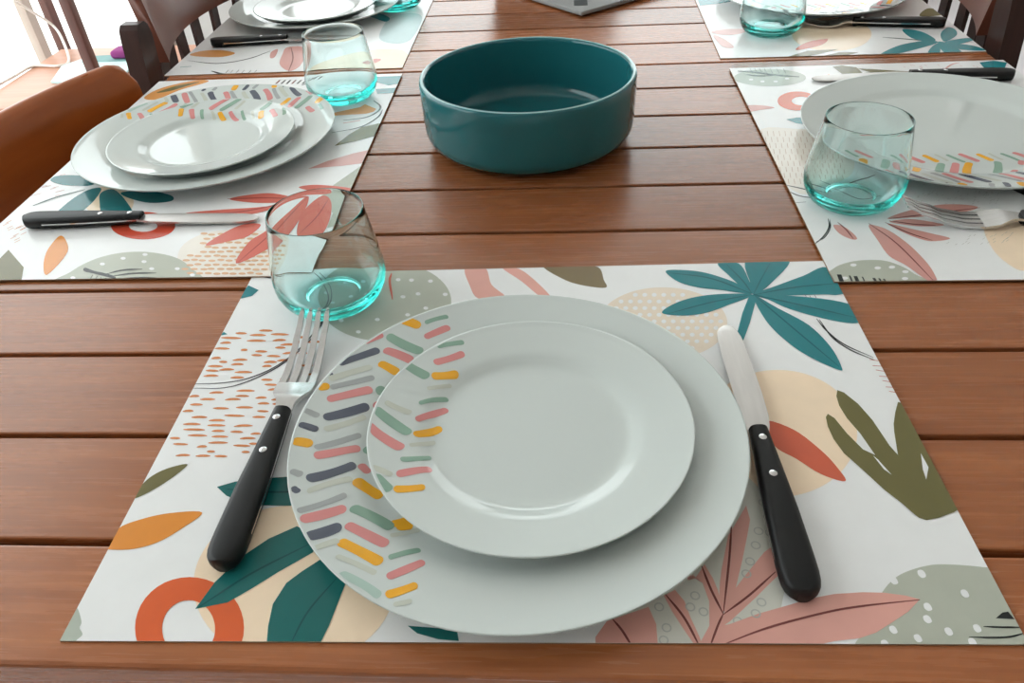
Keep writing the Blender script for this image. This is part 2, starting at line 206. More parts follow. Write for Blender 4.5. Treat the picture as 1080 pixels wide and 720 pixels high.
('R','ring',1,[-136.6,-150.5,-135.6,-154.6,-135.4,-158.5,-135.8,-162.2,-136.8,-165.5,-138.5,-168.5,-140.7,-171,-143.5,-173,-146.7,-174.5,-150.3,-175.4,-154.2,-175.7,-158.3,-175.4,-162.5,-174.6,-166.8,-173.1,-171.1,-171.2,-175.2,-168.7,-179.1,-165.8,-182.6,-162.4,-185.8,-158.7,-188.5,-154.8,-190.6,-150.6,-192.1,-146.4,-192.8,-142.2,-192.9,-138.2,-192.2,-134.4,-190.7,-130.9,-188.6,-128,-185.7,-125.5,-182.3,-123.8,-178.3,-122.7,-173.9,-122.3,-169.3,-122.7,-164.6,-123.8,-159.8,-125.6,-155.2,-128,-150.9,-130.9,-146.9,-134.3,-143.4,-138.1,-140.5,-142.1,-138.2,-146.3],[-150.7,-151,-150,-153.3,-149.7,-155.5,-149.8,-157.6,-150.2,-159.6,-150.9,-161.3,-151.9,-162.7,-153.2,-163.9,-154.7,-164.7,-156.5,-165.3,-158.4,-165.4,-160.5,-165.3,-162.6,-164.8,-164.8,-164,-166.9,-162.8,-169,-161.4,-171,-159.7,-172.8,-157.7,-174.5,-155.6,-175.8,-153.4,-176.9,-151.1,-177.7,-148.7,-178.1,-146.4,-178.2,-144.2,-177.9,-142.1,-177.3,-140.3,-176.3,-138.7,-175,-137.4,-173.4,-136.4,-171.5,-135.9,-169.5,-135.7,-167.3,-135.8,-165,-136.4,-162.7,-137.4,-160.4,-138.7,-158.3,-140.2,-156.3,-142.1,-154.4,-144.2,-152.9,-146.4,-151.6,-148.7]),
('P','tealdk',2,[-179.8,-62.8,-170.4,-59,-158.7,-57,-141.2,-55.7,-122.4,-57.4,-117.9,-76.6,-133.9,-76.8,-149.7,-76.4,-163.8,-72.9,-172,-69.4]),
('P','tealdk',2,[-164.3,-140.5,-159.6,-125.4,-151,-110.8,-139.3,-98.9,-125.9,-90.7,-112,-98,-113.1,-107.6,-128.4,-119.5,-138.9,-128.7,-149.2,-136.9]),
('P','tealdk',2,[-122.8,-160.1,-125,-149.4,-126,-137.7,-122.4,-125.9,-116.3,-119.3,-108.1,-111.9,-91.6,-124.3,-92.9,-132.4,-95.3,-149.3,-97.9,-160]),
('P','tealdk',2,[-57.2,-149.2,-33.4,-151.1,-32,-156.9,-41.9,-156,-52.1,-153.1]),
('L','tealvein',3,[-173.1,-64.6,-147.5,-66.9,-123,-66.4],1.34),
('L','tealvein',3,[-163.1,-139.8,-142.2,-120.4,-115.5,-101.9],1.23),
('L','tealvein',3,[-111.7,-159.1,-107.3,-141.8,-97.2,-123.2],1.02),
('S','sage2',0,[-224.3,-161.5,-225.7,-144.6,-225.1,-139.9,-219.2,-147.2,-218.4,-150.7,-215.3,-154.2,-216.9,-157.6,-215.9,-161.5]),
('P','teal',1,[-227.3,122.5,-224.2,141.5,-213.8,134.6,-216.8,127.1]),
('P','teal',1,[-225.7,78,-224.3,82.4,-220.6,79.5]),
('L','dash',1,[-198.4,83.3,-193.4,83.1,-188.2,82.5],2.54),
('L','dash',1,[-215,80.8,-210.8,80.4,-206.5,79.9],2.48),
('L','dash',1,[-203.6,78,-197.7,78,-191.6,77.4],2.54),
('L','dash',1,[-188.3,78.6,-181.7,78.3,-174.9,77.6],2.5),
('L','dash',1,[-224.1,75.7,-216.5,75.2,-208.9,74.5],2.47),
('L','dash',1,[-203.8,71.6,-196.9,71.5,-189.8,70.9],2.49),
('L','dash',1,[-184.9,71,-180.4,71.8,-175.5,71.3],2.59),
('L','dash',1,[-222.7,69.2,-218.9,69.9,-214.6,69.3],2.61),
('L','dash',1,[-178,66,-172.5,66.6,-166.7,66],2.51),
('L','dash',1,[-224.6,63.6,-219.1,63.4,-213.6,62.8],2.41),
('L','dash',1,[-205,61.1,-202.7,61.4,-200.1,60.9],2.51),
('L','dash',1,[-180.9,63.3,-177.2,63.2,-173.4,62.7],2.41),
('L','dash',1,[-194,59.6,-189.7,59.3,-185.4,58.8],2.36),
('L','dash',1,[-195.5,55.6,-191.7,55.3,-187.9,54.7],2.31),
('L','dash',1,[-184.2,54.2,-179.4,54,-174.5,53.4],2.33),
('L','dash',1,[-173.7,56.3,-169.2,57.1,-164.3,56.5],2.47),
('L','dash',1,[-223.1,52.4,-220,53.1,-216.5,52.6],2.51),
('L','dash',1,[-207.2,50.1,-202.2,50.7,-196.8,50.2],2.43),
('L','dash',1,[-184.4,47.2,-180,47.8,-175.3,47.2],2.4),
('L','dash',1,[-216.3,48.8,-213.4,48.6,-210.4,48.1],2.28),
('L','dash',1,[-222.7,44.3,-217.4,44.2,-212.1,43.7],2.29),
('L','dash',1,[-206.9,45.6,-202.6,46,-198,45.5],2.37),
('L','dash',1,[-184.3,43,-181.2,43.6,-177.8,43.1],2.39),
('L','dash',1,[-175.6,48.8,-171.1,49.4,-166.2,48.9],2.41),
('L','dash',1,[-213.4,40,-208.4,40.7,-203.1,40.2],2.37),
('L','dash',1,[-222.7,39.9,-218.2,39.6,-213.6,39.1],2.21),
('L','dash',1,[-201.7,37.4,-195.7,37.6,-189.5,37.1],2.29),
('L','dash',1,[-222.2,34.1,-217.2,34.5,-211.9,34],2.3),
('L','dash',1,[-202.8,32,-198.2,32.2,-193.4,31.7],2.25),
('L','dash',1,[-181,29.5,-177.1,29.3,-173.1,28.8],2.16),
('L','dash',1,[-168.4,29.7,-165,29.9,-161.6,29.4],2.23),
('L','dash',1,[-177.3,24.6,-172.9,24.3,-168.6,23.8],2.11),
('L','dash',1,[-173.6,19.1,-169.1,19.8,-164.3,19.3],2.21),
('L','dash',1,[-212.2,17,-207.6,17.6,-202.6,17.1],2.21),
('L','dash',1,[-194.4,18.7,-188.4,18.9,-182.2,18.4],2.15),
('L','dash',1,[-193.5,13.8,-189,13.8,-184.4,13.3],2.08),
('L','dash',1,[-224.7,13.7,-221.5,14.4,-217.9,14],2.25),
('L','dash',1,[-216.4,11,-211.4,11.2,-206.1,10.8],2.12),
('L','dash',1,[-199.4,10.3,-194.4,10.9,-189,10.4],2.15),
('L','dash',1,[-179.5,11.4,-176,12,-172.1,11.6],2.17),
('L','dash',1,[-168.5,9.7,-164.8,9.9,-161,9.4],2.09),
('L','dash',1,[-221.2,6.2,-217.1,6.3,-212.7,5.8],2.07),
('L','dash',1,[-176.5,6.2,-172.7,6.5,-168.8,6],2.09),
('L','dash',1,[-189.7,2.9,-184.2,3,-178.5,2.5],2.03),
('L','dash',1,[-204.7,2.6,-199.4,2.4,-194.1,2],1.99),
('L','dash',1,[-166.6,5.7,-163.7,5.7,-160.6,5.3],2.03),
('L','dash',1,[-223.8,0,-220.4,0.5,-216.7,0.1],2.13),
('L','dash',1,[-174.9,-0.4,-171.1,-0.8,-167.2,-1.2],1.94),
('L','dash',1,[-195,-4.1,-188.4,-4.5,-181.7,-5],1.94),
('L','dash',1,[-215.9,-5.6,-210.9,-5.3,-205.7,-5.8],2.02),
('L','dash',1,[-176.2,-6,-172,-6,-167.7,-6.4],1.95),
('L','dash',1,[-203.6,-8.6,-198.4,-8.4,-193.1,-8.8],1.98),
('L','dash',1,[-219.1,-11.6,-213.5,-11.5,-207.7,-11.9],1.95),
('L','dash',1,[-202.9,-12.9,-197.1,-12.9,-191.3,-13.4],1.92),
('L','dash',1,[-185.6,-14.1,-179.8,-13.4,-173.7,-13.8],1.98),
('L','dash',1,[-217.2,-16.2,-210.2,-16.4,-203.2,-16.9],1.88),
('L','dash',1,[-198.4,-17.9,-194.5,-17.8,-190.3,-18.2],1.9),
('L','dash',1,[-186.4,-18.7,-182.3,-18.8,-178.3,-19.2],1.86),
('L','dash',1,[-172.9,-20.9,-169.8,-20.5,-166.4,-20.9],1.92),
('L','dash',1,[-212.4,-21.4,-206.3,-21.5,-200,-21.9],1.86),
('L','dash',1,[-196.9,-22.7,-191.7,-22.7,-186.3,-23.1],1.86),
('L','dash',1,[-178.4,-24.7,-173.6,-24.3,-168.6,-24.7],1.89),
('L','dash',1,[-222.9,-23.6,-219.7,-23.6,-216.3,-24],1.86),
('L','dash',1,[-197.2,-28,-191.1,-27.8,-184.8,-28.2],1.85),
('L','dash',1,[-203.1,-31.4,-200.1,-30.8,-196.8,-31.2],1.93),
('L','dash',1,[-180.7,-30.3,-175.4,-30.6,-170,-31],1.78),
('L','dash',1,[-218.9,-28.5,-214.2,-28.8,-209.4,-29.1],1.78),
('L','dash',1,[-195.5,-35.1,-193,-35.1,-190.4,-35.5],1.76),
('L','dash',1,[-213.6,-38.3,-209.3,-37.8,-204.8,-38.2],1.84),
('L','dash',1,[-201.1,-38.8,-196.7,-38.5,-192,-38.9],1.8),
('L','dash',1,[-189.4,-38.9,-185.5,-39,-181.5,-39.4],1.74),
('L','dash',1,[-173.9,-35.8,-171.4,-35.8,-168.8,-36.1],1.78),
('L','dash',1,[-171.5,-28.9,-168.6,-29,-165.8,-29.4],1.79),
('L','dash',1,[-169.7,74.3,-165.6,74.5,-161.4,73.9],2.53),
('L','dash',1,[-153.3,34.6,-149.4,34.3,-145.4,33.8],2.16),
('L','dash',1,[-162.6,56.3,-159.6,56.8,-156.3,56.3],2.46),
('L','dash',1,[-159.2,68.3,-154.6,69.1,-149.6,68.5],2.54),
('L','dash',1,[-156.9,42.8,-153.2,43.6,-149.2,43.1],2.38),
('L','dash',1,[-160.4,23.9,-156,24.3,-151.4,23.9],2.21),
('L','dkline',2,[-228.9,26.2,-207.7,26.7,-190.3,31,-174.2,43.3,-162.1,63.3,-156.1,83.7,-152.8,103,-155.3,121.1,-164.9,140.5,-173.5,151.4],1.13),
('L','dkline',2,[-226.1,21.9,-204.1,21.9,-187.7,29.1,-170.8,45.2,-158.6,68.5,-152.8,93.7,-151.3,112.5,-156.7,133.7,-168.9,151.2],1.03),
('L','dkline',2,[-238.2,156.7,-217.8,153.1,-197.2,148.3],1.28)],
'left': [
('P','olive',1,[-121.6,-208.9,-121.7,-192.2,-122,-178.6,-92.2,-206.8,-78.3,-236,-107,-235.4]),
('S','orange',1,[-87.3,-156.5,-74.6,-168.5,-65.2,-187.6,-65.3,-218.3,-76.2,-204.4,-85.9,-180.5]),
('S','sage',1,[-48.3,-235,-47,-214.6,-37.8,-197.8,-20.6,-187.5,3.6,-185.7,32,-194.4,51.7,-210.2,68.8,-237.6]),
('S','white',1.5,[7.4,-190,7.4,-191.6,6.1,-192.2,4.3,-191.5,2.9,-189.9,2.9,-188.3,4.2,-187.7,6.1,-188.4]),
('S','white',1.5,[-9.2,-195.4,-9.1,-197,-10.4,-197.6,-12.3,-196.9,-13.7,-195.3,-13.7,-193.7,-12.4,-193.1,-10.5,-193.8]),
('S','white',1.5,[-23.3,-203.7,-23.2,-205.2,-24.5,-205.8,-26.4,-205.1,-27.8,-203.6,-27.9,-202,-26.6,-201.4,-24.7,-202.1]),
('S','white',1.5,[-38.6,-223.5,-38.5,-225,-39.7,-225.6,-41.6,-224.9,-43,-223.4,-43.1,-222,-41.8,-221.4,-40,-222.1]),
('S','white',1.5,[11.4,-201.1,11.4,-202.6,10.1,-203.2,8.3,-202.5,6.9,-200.9,6.9,-199.4,8.2,-198.8,10.1,-199.5]),
('S','white',1.5,[22.6,-212,22.6,-213.5,21.3,-214,19.5,-213.4,18.2,-211.9,18.2,-210.4,19.5,-209.8,21.3,-210.5]),
('S','white',1.5,[44.4,-212.6,44.4,-214,43.1,-214.6,41.3,-213.9,40,-212.4,40.1,-211,41.4,-210.4,43.2,-211]),
('S','white',1.5,[60.7,-221.9,60.7,-223.3,59.4,-223.9,57.6,-223.3,56.4,-221.8,56.5,-220.4,57.8,-219.8,59.5,-220.4]),
('S','black',2,[-38.2,-211.4,-38.1,-208.9,-34.1,-210.6,-26.8,-214.3,-18.4,-216.9,-7.2,-221.7,-4.5,-225.6,-14,-222.3,-21.6,-219.5,-30.4,-216.3,-36,-214.1]),
('L','black',2,[-15.1,-218.6,-3.1,-213.4,12.6,-212.4],2.54),
('L','black',2,[-7.3,-221.6,7.3,-218.5,27.1,-218.3],2.4),
('L','black',2,[-1.3,-225.8,18.1,-224.9,38.5,-226.8],2.23),
('L','black',2,[-25.8,-219.7,-24.4,-230.6],1.22),
('L','black',2,[-21,-221.2,-19.7,-232.1],1.22),
('L','black',2,[-17.1,-222.7,-15.8,-233.5],1.22),
('L','black',2,[-12.4,-224.2,-11.2,-234.9],1.22),
('L','black',2,[-8.6,-225.6,-7.4,-236.3],1.21),
('S','peachdash',1.5,[47.6,-157.5,47.1,-158.8,45,-159.3,42.4,-158.6,40.9,-157.2,41.4,-155.9,43.5,-155.4,46.1,-156]),
('S','peachdash',1.5,[55,-159.5,54.5,-160.8,52.4,-161.3,49.8,-160.7,48.3,-159.3,48.8,-158,51,-157.5,53.6,-158.1]),
('S','peachdash',1.5,[63.4,-158.7,62.9,-160.1,60.7,-160.5,58.1,-159.9,56.7,-158.5,57.2,-157.2,59.3,-156.7,61.9,-157.3]),
('S','peachdash',1.5,[71.7,-159.4,71.1,-160.7,69,-161.2,66.4,-160.6,65,-159.2,65.5,-157.9,67.7,-157.4,70.2,-158]),
('S','peachdash',1.5,[79.1,-159,78.6,-160.4,76.4,-160.9,73.9,-160.2,72.4,-158.8,72.9,-157.5,75.1,-157,77.7,-157.7]),
('S','peachdash',1.5,[86,-159.6,85.4,-160.9,83.3,-161.4,80.7,-160.7,79.3,-159.3,79.8,-158,82,-157.5,84.5,-158.2]),
('S','peachdash',1.5,[93.7,-159.7,93.1,-161,90.9,-161.5,88.4,-160.9,87,-159.5,87.6,-158.2,89.7,-157.7,92.3,-158.3]),
('S','peachdash',1.5,[102.8,-159.9,102.3,-161.2,100.1,-161.7,97.6,-161.1,96.2,-159.7,96.8,-158.4,98.9,-157.9,101.4,-158.5]),
('S','peachdash',1.5,[108.8,-159.6,108.3,-160.9,106.1,-161.4,103.6,-160.7,102.2,-159.4,102.8,-158,105,-157.6,107.5,-158.2]),
('S','peachdash',1.5,[53.3,-166.3,52.8,-167.6,50.7,-168.1,48.2,-167.5,46.7,-166.1,47.2,-164.8,49.3,-164.3,51.9,-165]),
('S','peachdash',1.5,[61.1,-165.7,60.7,-167,58.5,-167.4,56,-166.8,54.5,-165.4,55,-164.1,57.1,-163.7,59.7,-164.3]),
('S','peachdash',1.5,[69,-167.2,68.5,-168.5,66.3,-169,63.8,-168.4,62.4,-167,62.8,-165.7,65,-165.2,67.5,-165.8]),
('S','peachdash',1.5,[76.8,-166,76.3,-167.3,74.1,-167.8,71.6,-167.2,70.2,-165.8,70.7,-164.5,72.9,-164,75.4,-164.7]),
('S','peachdash',1.5,[83.9,-166,83.4,-167.3,81.2,-167.8,78.7,-167.1,77.3,-165.8,77.8,-164.5,80,-164,82.5,-164.6]),
('S','peachdash',1.5,[92.2,-167.4,91.7,-168.7,89.5,-169.2,87,-168.6,85.6,-167.2,86.2,-165.9,88.3,-165.4,90.8,-166]),
('S','peachdash',1.5,[99.5,-166.5,99,-167.8,96.8,-168.2,94.4,-167.6,93,-166.3,93.5,-164.9,95.7,-164.5,98.2,-165.1]),
('S','peachdash',1.5,[108,-167.1,107.4,-168.4,105.3,-168.9,102.8,-168.3,101.4,-166.9,102,-165.6,104.1,-165.1,106.6,-165.8]),
('S','peachdash',1.5,[116.5,-167.2,115.9,-168.5,113.7,-168.9,111.3,-168.3,109.9,-167,110.5,-165.7,112.6,-165.2,115.1,-165.8]),
('S','peachdash',1.5,[52.8,-173.4,52.3,-174.7,50.2,-175.2,47.6,-174.5,46.2,-173.2,46.6,-171.9,48.8,-171.4,51.3,-172.1]),
('S','peachdash',1.5,[60.5,-174,60,-175.3,57.8,-175.8,55.3,-175.2,53.9,-173.8,54.4,-172.5,56.5,-172.1,59,-172.7]),
('S','peachdash',1.5,[67.8,-172.9,67.3,-174.2,65.2,-174.7,62.7,-174,61.3,-172.7,61.7,-171.4,63.9,-170.9,66.4,-171.6]),
('S','peachdash',1.5,[75.3,-172.8,74.8,-174,72.7,-174.5,70.2,-173.9,68.8,-172.6,69.3,-171.3,71.4,-170.8,73.9,-171.4]),
('S','peachdash',1.5,[83.2,-173.4,82.7,-174.7,80.5,-175.2,78,-174.5,76.6,-173.2,77.2,-171.9,79.3,-171.4,81.8,-172.1]),
('S','peachdash',1.5,[92,-174.8,91.5,-176,89.4,-176.5,86.9,-175.9,85.5,-174.5,86,-173.3,88.2,-172.8,90.6,-173.4]),
('S','peachdash',1.5,[98.6,-173.5,98,-174.8,95.9,-175.2,93.4,-174.6,92.1,-173.3,92.6,-172,94.7,-171.5,97.2,-172.2]),
('S','peachdash',1.5,[106,-174.1,105.4,-175.4,103.3,-175.9,100.8,-175.3,99.5,-173.9,100,-172.6,102.1,-172.2,104.6,-172.8]),
('S','peachdash',1.5,[113.5,-174.3,113,-175.6,110.8,-176.1,108.4,-175.5,107,-174.1,107.6,-172.9,109.7,-172.4,112.2,-173]),
('S','peachdash',1.5,[59.3,-179.4,58.8,-180.7,56.7,-181.2,54.2,-180.6,52.7,-179.2,53.2,-178,55.3,-177.5,57.8,-178.1]),
('S','peachdash',1.5,[66.1,-181.1,65.6,-182.3,63.5,-182.8,61,-182.2,59.6,-180.9,60.1,-179.6,62.2,-179.1,64.7,-179.8]),
('S','peachdash',1.5,[74.7,-181.5,74.2,-182.7,72.1,-183.2,69.6,-182.6,68.2,-181.3,68.7,-180,70.8,-179.5,73.3,-180.1]),
('S','peachdash',1.5,[82,-181.5,81.5,-182.8,79.4,-183.2,76.9,-182.6,75.5,-181.3,76,-180.1,78.1,-179.6,80.6,-180.2]),
('S','peachdash',1.5,[90,-181.6,89.4,-182.8,87.3,-183.3,84.9,-182.7,83.5,-181.4,84,-180.1,86.1,-179.6,88.6,-180.3]),
('S','peachdash',1.5,[97.6,-181.3,97,-182.5,94.9,-183,92.5,-182.4,91.1,-181.1,91.6,-179.8,93.7,-179.3,96.2,-180]),
('S','peachdash',1.5,[103.9,-181,103.4,-182.2,101.3,-182.7,98.8,-182.1,97.5,-180.8,98,-179.5,100.1,-179,102.6,-179.6]),
('S','peachdash',1.5,[113.2,-182.5,112.6,-183.7,110.5,-184.2,108.1,-183.6,106.8,-182.3,107.3,-181,109.4,-180.6,111.9,-181.2]),
('S','peachdash',1.5,[120.5,-181.7,120,-182.9,117.8,-183.4,115.4,-182.8,114.1,-181.5,114.7,-180.2,116.8,-179.8,119.2,-180.4]),
('S','peachdash',1.5,[58.2,-187.5,57.7,-188.7,55.6,-189.2,53.1,-188.6,51.7,-187.3,52.2,-186,54.3,-185.6,56.7,-186.2]),
('S','peachdash',1.5,[65.8,-187.7,65.3,-189,63.2,-189.4,60.7,-188.8,59.3,-187.5,59.8,-186.3,61.9,-185.8,64.4,-186.4]),
('S','peachdash',1.5,[73.1,-187.7,72.6,-188.9,70.5,-189.3,68,-188.8,66.6,-187.5,67.1,-186.2,69.2,-185.8,71.7,-186.4]),
('S','peachdash',1.5,[80.7,-187.2,80.2,-188.4,78.1,-188.9,75.6,-188.3,74.3,-187,74.8,-185.8,76.9,-185.3,79.3,-185.9]),
('S','peachdash',1.5,[89.1,-188.7,88.5,-189.9,86.5,-190.4,84,-189.8,82.7,-188.5,83.2,-187.2,85.3,-186.8,87.7,-187.4]),
('S','peachdash',1.5,[95.2,-188.9,94.7,-190.1,92.6,-190.6,90.2,-190,88.8,-188.7,89.3,-187.5,91.4,-187,93.9,-187.6]),
('S','peachdash',1.5,[104,-188.6,103.5,-189.8,101.4,-190.3,99,-189.7,97.7,-188.4,98.2,-187.2,100.3,-186.7,102.7,-187.3]),
('S','peachdash',1.5,[110.2,-189.2,109.6,-190.4,107.6,-190.9,105.1,-190.3,103.8,-189,104.4,-187.8,106.5,-187.3,108.9,-187.9]),
('S','peachdash',1.5,[117.9,-189.5,117.3,-190.8,115.2,-191.2,112.8,-190.6,111.5,-189.4,112.1,-188.1,114.2,-187.7,116.6,-188.3]),
('S','peachdash',1.5,[48.8,-192.7,48.3,-193.9,46.2,-194.3,43.7,-193.7,42.3,-192.5,42.8,-191.2,44.8,-190.8,47.3,-191.4]),
('S','peachdash',1.5,[55.9,-193.9,55.4,-195.1,53.4,-195.5,50.9,-195,49.5,-193.7,49.9,-192.5,52,-192,54.5,-192.6]),
('S','peachdash',1.5,[64.2,-194.3,63.7,-195.5,61.6,-196,59.2,-195.4,57.8,-194.1,58.3,-192.9,60.3,-192.4,62.8,-193]),
('S','peachdash',1.5,[72,-193.6,71.5,-194.8,69.4,-195.3,67,-194.7,65.6,-193.4,66.1,-192.2,68.2,-191.7,70.6,-192.3]),
('S','peachdash',1.5,[78.4,-195,77.9,-196.2,75.9,-196.7,73.4,-196.1,72.1,-194.8,72.6,-193.6,74.6,-193.2,77.1,-193.7]),
('S','peachdash',1.5,[85.9,-195.2,85.4,-196.4,83.4,-196.8,80.9,-196.2,79.6,-195,80.1,-193.8,82.2,-193.3,84.6,-193.9]),
('S','peachdash',1.5,[93.6,-195.3,93,-196.5,91,-196.9,88.6,-196.3,87.2,-195.1,87.7,-193.9,89.8,-193.4,92.2,-194]),
('S','peachdash',1.5,[102.2,-195.6,101.6,-196.8,99.6,-197.3,97.2,-196.7,95.8,-195.4,96.4,-194.2,98.4,-193.8,100.8,-194.4]),
('S','peachdash',1.5,[109.3,-195.8,108.7,-197,106.6,-197.5,104.2,-196.9,102.9,-195.7,103.5,-194.4,105.5,-194,107.9,-194.6]),
('S','peachdash',1.5,[116,-195.7,115.5,-196.9,113.4,-197.3,111,-196.8,109.7,-195.5,110.3,-194.3,112.3,-193.8,114.7,-194.4]),
('S','peachdash',1.5,[123.8,-196.3,123.2,-197.5,121.1,-197.9,118.8,-197.4,117.5,-196.1,118,-194.9,120.1,-194.4,122.5,-195]),
('S','peachdash',1.5,[48.1,-200,47.7,-201.2,45.6,-201.7,43.1,-201.1,41.7,-199.8,42.2,-198.6,44.2,-198.2,46.7,-198.8]),
('S','peachdash',1.5,[54.9,-199.4,54.5,-200.6,52.4,-201.1,50,-200.5,48.6,-199.3,49,-198.1,51.1,-197.6,53.5,-198.2]),
('S','peachdash',1.5,[62,-200.6,61.5,-201.8,59.5,-202.3,57,-201.7,55.6,-200.4,56.1,-199.2,58.2,-198.8,60.6,-199.4]),
('S','peachdash',1.5,[70.4,-201.3,69.9,-202.5,67.9,-203,65.4,-202.4,64.1,-201.1,64.5,-199.9,66.6,-199.5,69,-200.1]),
('S','peachdash',1.5,[77.6,-200.3,77.1,-201.5,75.1,-201.9,72.7,-201.3,71.3,-200.1,71.8,-198.9,73.8,-198.4,76.3,-199]),
('S','peachdash',1.5,[85.1,-201.6,84.6,-202.8,82.5,-203.2,80.1,-202.6,78.7,-201.4,79.2,-200.2,81.3,-199.7,83.7,-200.3]),
('S','peachdash',1.5,[92.3,-200.5,91.8,-201.7,89.7,-202.1,87.3,-201.5,86,-200.3,86.5,-199.1,88.6,-198.6,91,-199.2]),
('S','peachdash',1.5,[100.7,-202.1,100.2,-203.3,98.1,-203.7,95.8,-203.2,94.4,-201.9,95,-200.7,97,-200.3,99.4,-200.9]),
('S','peachdash',1.5,[106.8,-201.8,106.2,-203,104.2,-203.4,101.8,-202.9,100.5,-201.6,101,-200.4,103.1,-200,105.5,-200.5]),
('S','peachdash',1.5,[114.8,-202.4,114.2,-203.6,112.2,-204.1,109.8,-203.5,108.5,-202.2,109,-201.1,111.1,-200.6,113.5,-201.2]),
('S','peachdash',1.5,[121.7,-201.7,121.2,-202.9,119.1,-203.3,116.8,-202.7,115.5,-201.5,116,-200.3,118.1,-199.9,120.5,-200.4]),
('S','peachdash',1.5,[54.2,-207.6,53.7,-208.8,51.7,-209.2,49.3,-208.6,47.9,-207.4,48.3,-206.2,50.4,-205.8,52.8,-206.3]),
('S','peachdash',1.5,[60.4,-206.3,60,-207.5,57.9,-207.9,55.5,-207.4,54.1,-206.1,54.6,-204.9,56.6,-204.5,59.1,-205.1]),
('S','peachdash',1.5,[69.2,-207.8,68.7,-209,66.7,-209.5,64.3,-208.9,62.9,-207.7,63.4,-206.5,65.4,-206,67.9,-206.6]),
('S','peachdash',1.5,[76.2,-207.3,75.7,-208.4,73.6,-208.9,71.2,-208.3,69.9,-207.1,70.4,-205.9,72.4,-205.5,74.8,-206]),
('S','peachdash',1.5,[84.3,-208.1,83.8,-209.2,81.8,-209.7,79.4,-209.1,78.1,-207.9,78.6,-206.7,80.6,-206.3,83,-206.8]),
('S','peachdash',1.5,[90.5,-208.4,90,-209.6,88,-210,85.6,-209.5,84.2,-208.2,84.7,-207.1,86.8,-206.6,89.2,-207.2]),
('S','peachdash',1.5,[97.8,-207.6,97.2,-208.8,95.2,-209.2,92.8,-208.7,91.5,-207.5,92,-206.3,94.1,-205.8,96.4,-206.4]),
('S','peachdash',1.5,[106.2,-208.1,105.7,-209.2,103.6,-209.7,101.3,-209.1,100,-207.9,100.5,-206.7,102.5,-206.3,104.9,-206.8]),
('S','peachdash',1.5,[113.3,-207.8,112.8,-209,110.8,-209.4,108.4,-208.9,107.1,-207.7,107.7,-206.5,109.7,-206,112.1,-206.6]),
('S','peachdash',1.5,[120.8,-208,120.2,-209.2,118.2,-209.7,115.9,-209.1,114.6,-207.9,115.1,-206.7,117.2,-206.3,119.5,-206.8]),
('S','peachdash',1.5,[52.2,-213.2,51.8,-214.3,49.7,-214.8,47.3,-214.2,45.9,-213,46.4,-211.8,48.4,-211.4,50.8,-211.9]),
('S','peachdash',1.5,[59.9,-213.4,59.5,-214.6,57.5,-215,55.1,-214.5,53.7,-213.3,54.1,-212.1,56.2,-211.7,58.6,-212.2]),
('S','peachdash',1.5,[68.3,-213.9,67.8,-215.1,65.8,-215.5,63.4,-215,62.1,-213.8,62.5,-212.6,64.6,-212.2,67,-212.7]),
('S','peachdash',1.5,[74,-213.4,73.5,-214.6,71.5,-215,69.1,-214.5,67.8,-213.3,68.2,-212.1,70.3,-211.7,72.7,-212.2]),
('S','peachdash',1.5,[82.3,-213.9,81.8,-215.1,79.8,-215.5,77.4,-215,76.1,-213.8,76.6,-212.6,78.6,-212.2,81,-212.7]),
('S','peachdash',1.5,[89.9,-214.1,89.4,-215.3,87.4,-215.7,85,-215.2,83.7,-214,84.2,-212.8,86.2,-212.4,88.6,-212.9]),
('S','peachdash',1.5,[96.1,-213.9,95.6,-215.1,93.5,-215.5,91.2,-214.9,89.9,-213.7,90.4,-212.6,92.4,-212.1,94.8,-212.7]),
('S','peachdash',1.5,[104.7,-214.3,104.1,-215.5,102.1,-215.9,99.8,-215.4,98.5,-214.1,99,-213,101,-212.6,103.4,-213.1]),
('S','peachdash',1.5,[112.1,-215.5,111.6,-216.7,109.6,-217.1,107.3,-216.6,106,-215.4,106.5,-214.2,108.5,-213.8,110.9,-214.3]),
('S','peachdash',1.5,[119,-215.2,118.5,-216.4,116.5,-216.8,114.1,-216.3,112.9,-215.1,113.4,-213.9,115.4,-213.5,117.8,-214]),
('S','peachdash',1.5,[58.9,-219.4,58.4,-220.5,56.4,-221,54.1,-220.4,52.7,-219.2,53.1,-218.1,55.2,-217.6,57.5,-218.2]),
('S','peachdash',1.5,[66.8,-219.8,66.3,-221,64.3,-221.4,62,-220.9,60.6,-219.7,61.1,-218.5,63.1,-218.1,65.5,-218.6]),
('S','peachdash',1.5,[74,-219.7,73.5,-220.9,71.5,-221.3,69.2,-220.8,67.8,-219.6,68.3,-218.4,70.3,-218,72.7,-218.6]),
('S','peachdash',1.5,[81.5,-220.7,81,-221.9,79,-222.3,76.7,-221.8,75.3,-220.6,75.8,-219.4,77.8,-219,80.2,-219.5]),
('S','peachdash',1.5,[88.2,-220.3,87.7,-221.5,85.7,-221.9,83.3,-221.4,82,-220.2,82.5,-219,84.5,-218.6,86.9,-219.1]),
('S','peachdash',1.5,[94.9,-221,94.4,-222.2,92.4,-222.6,90,-222.1,88.7,-220.9,89.2,-219.7,91.2,-219.3,93.6,-219.9]),
('S','peachdash',1.5,[102.4,-221.1,101.9,-222.2,99.9,-222.6,97.6,-222.1,96.3,-220.9,96.8,-219.8,98.8,-219.3,101.1,-219.9]),
('S','peachdash',1.5,[109,-220.3,108.4,-221.4,106.4,-221.8,104.1,-221.3,102.8,-220.1,103.4,-219,105.4,-218.5,107.7,-219.1]),
('S','peachdash',1.5,[116.6,-221.6,116,-222.8,114,-223.2,111.7,-222.7,110.5,-221.5,111,-220.4,113,-219.9,115.3,-220.5]),
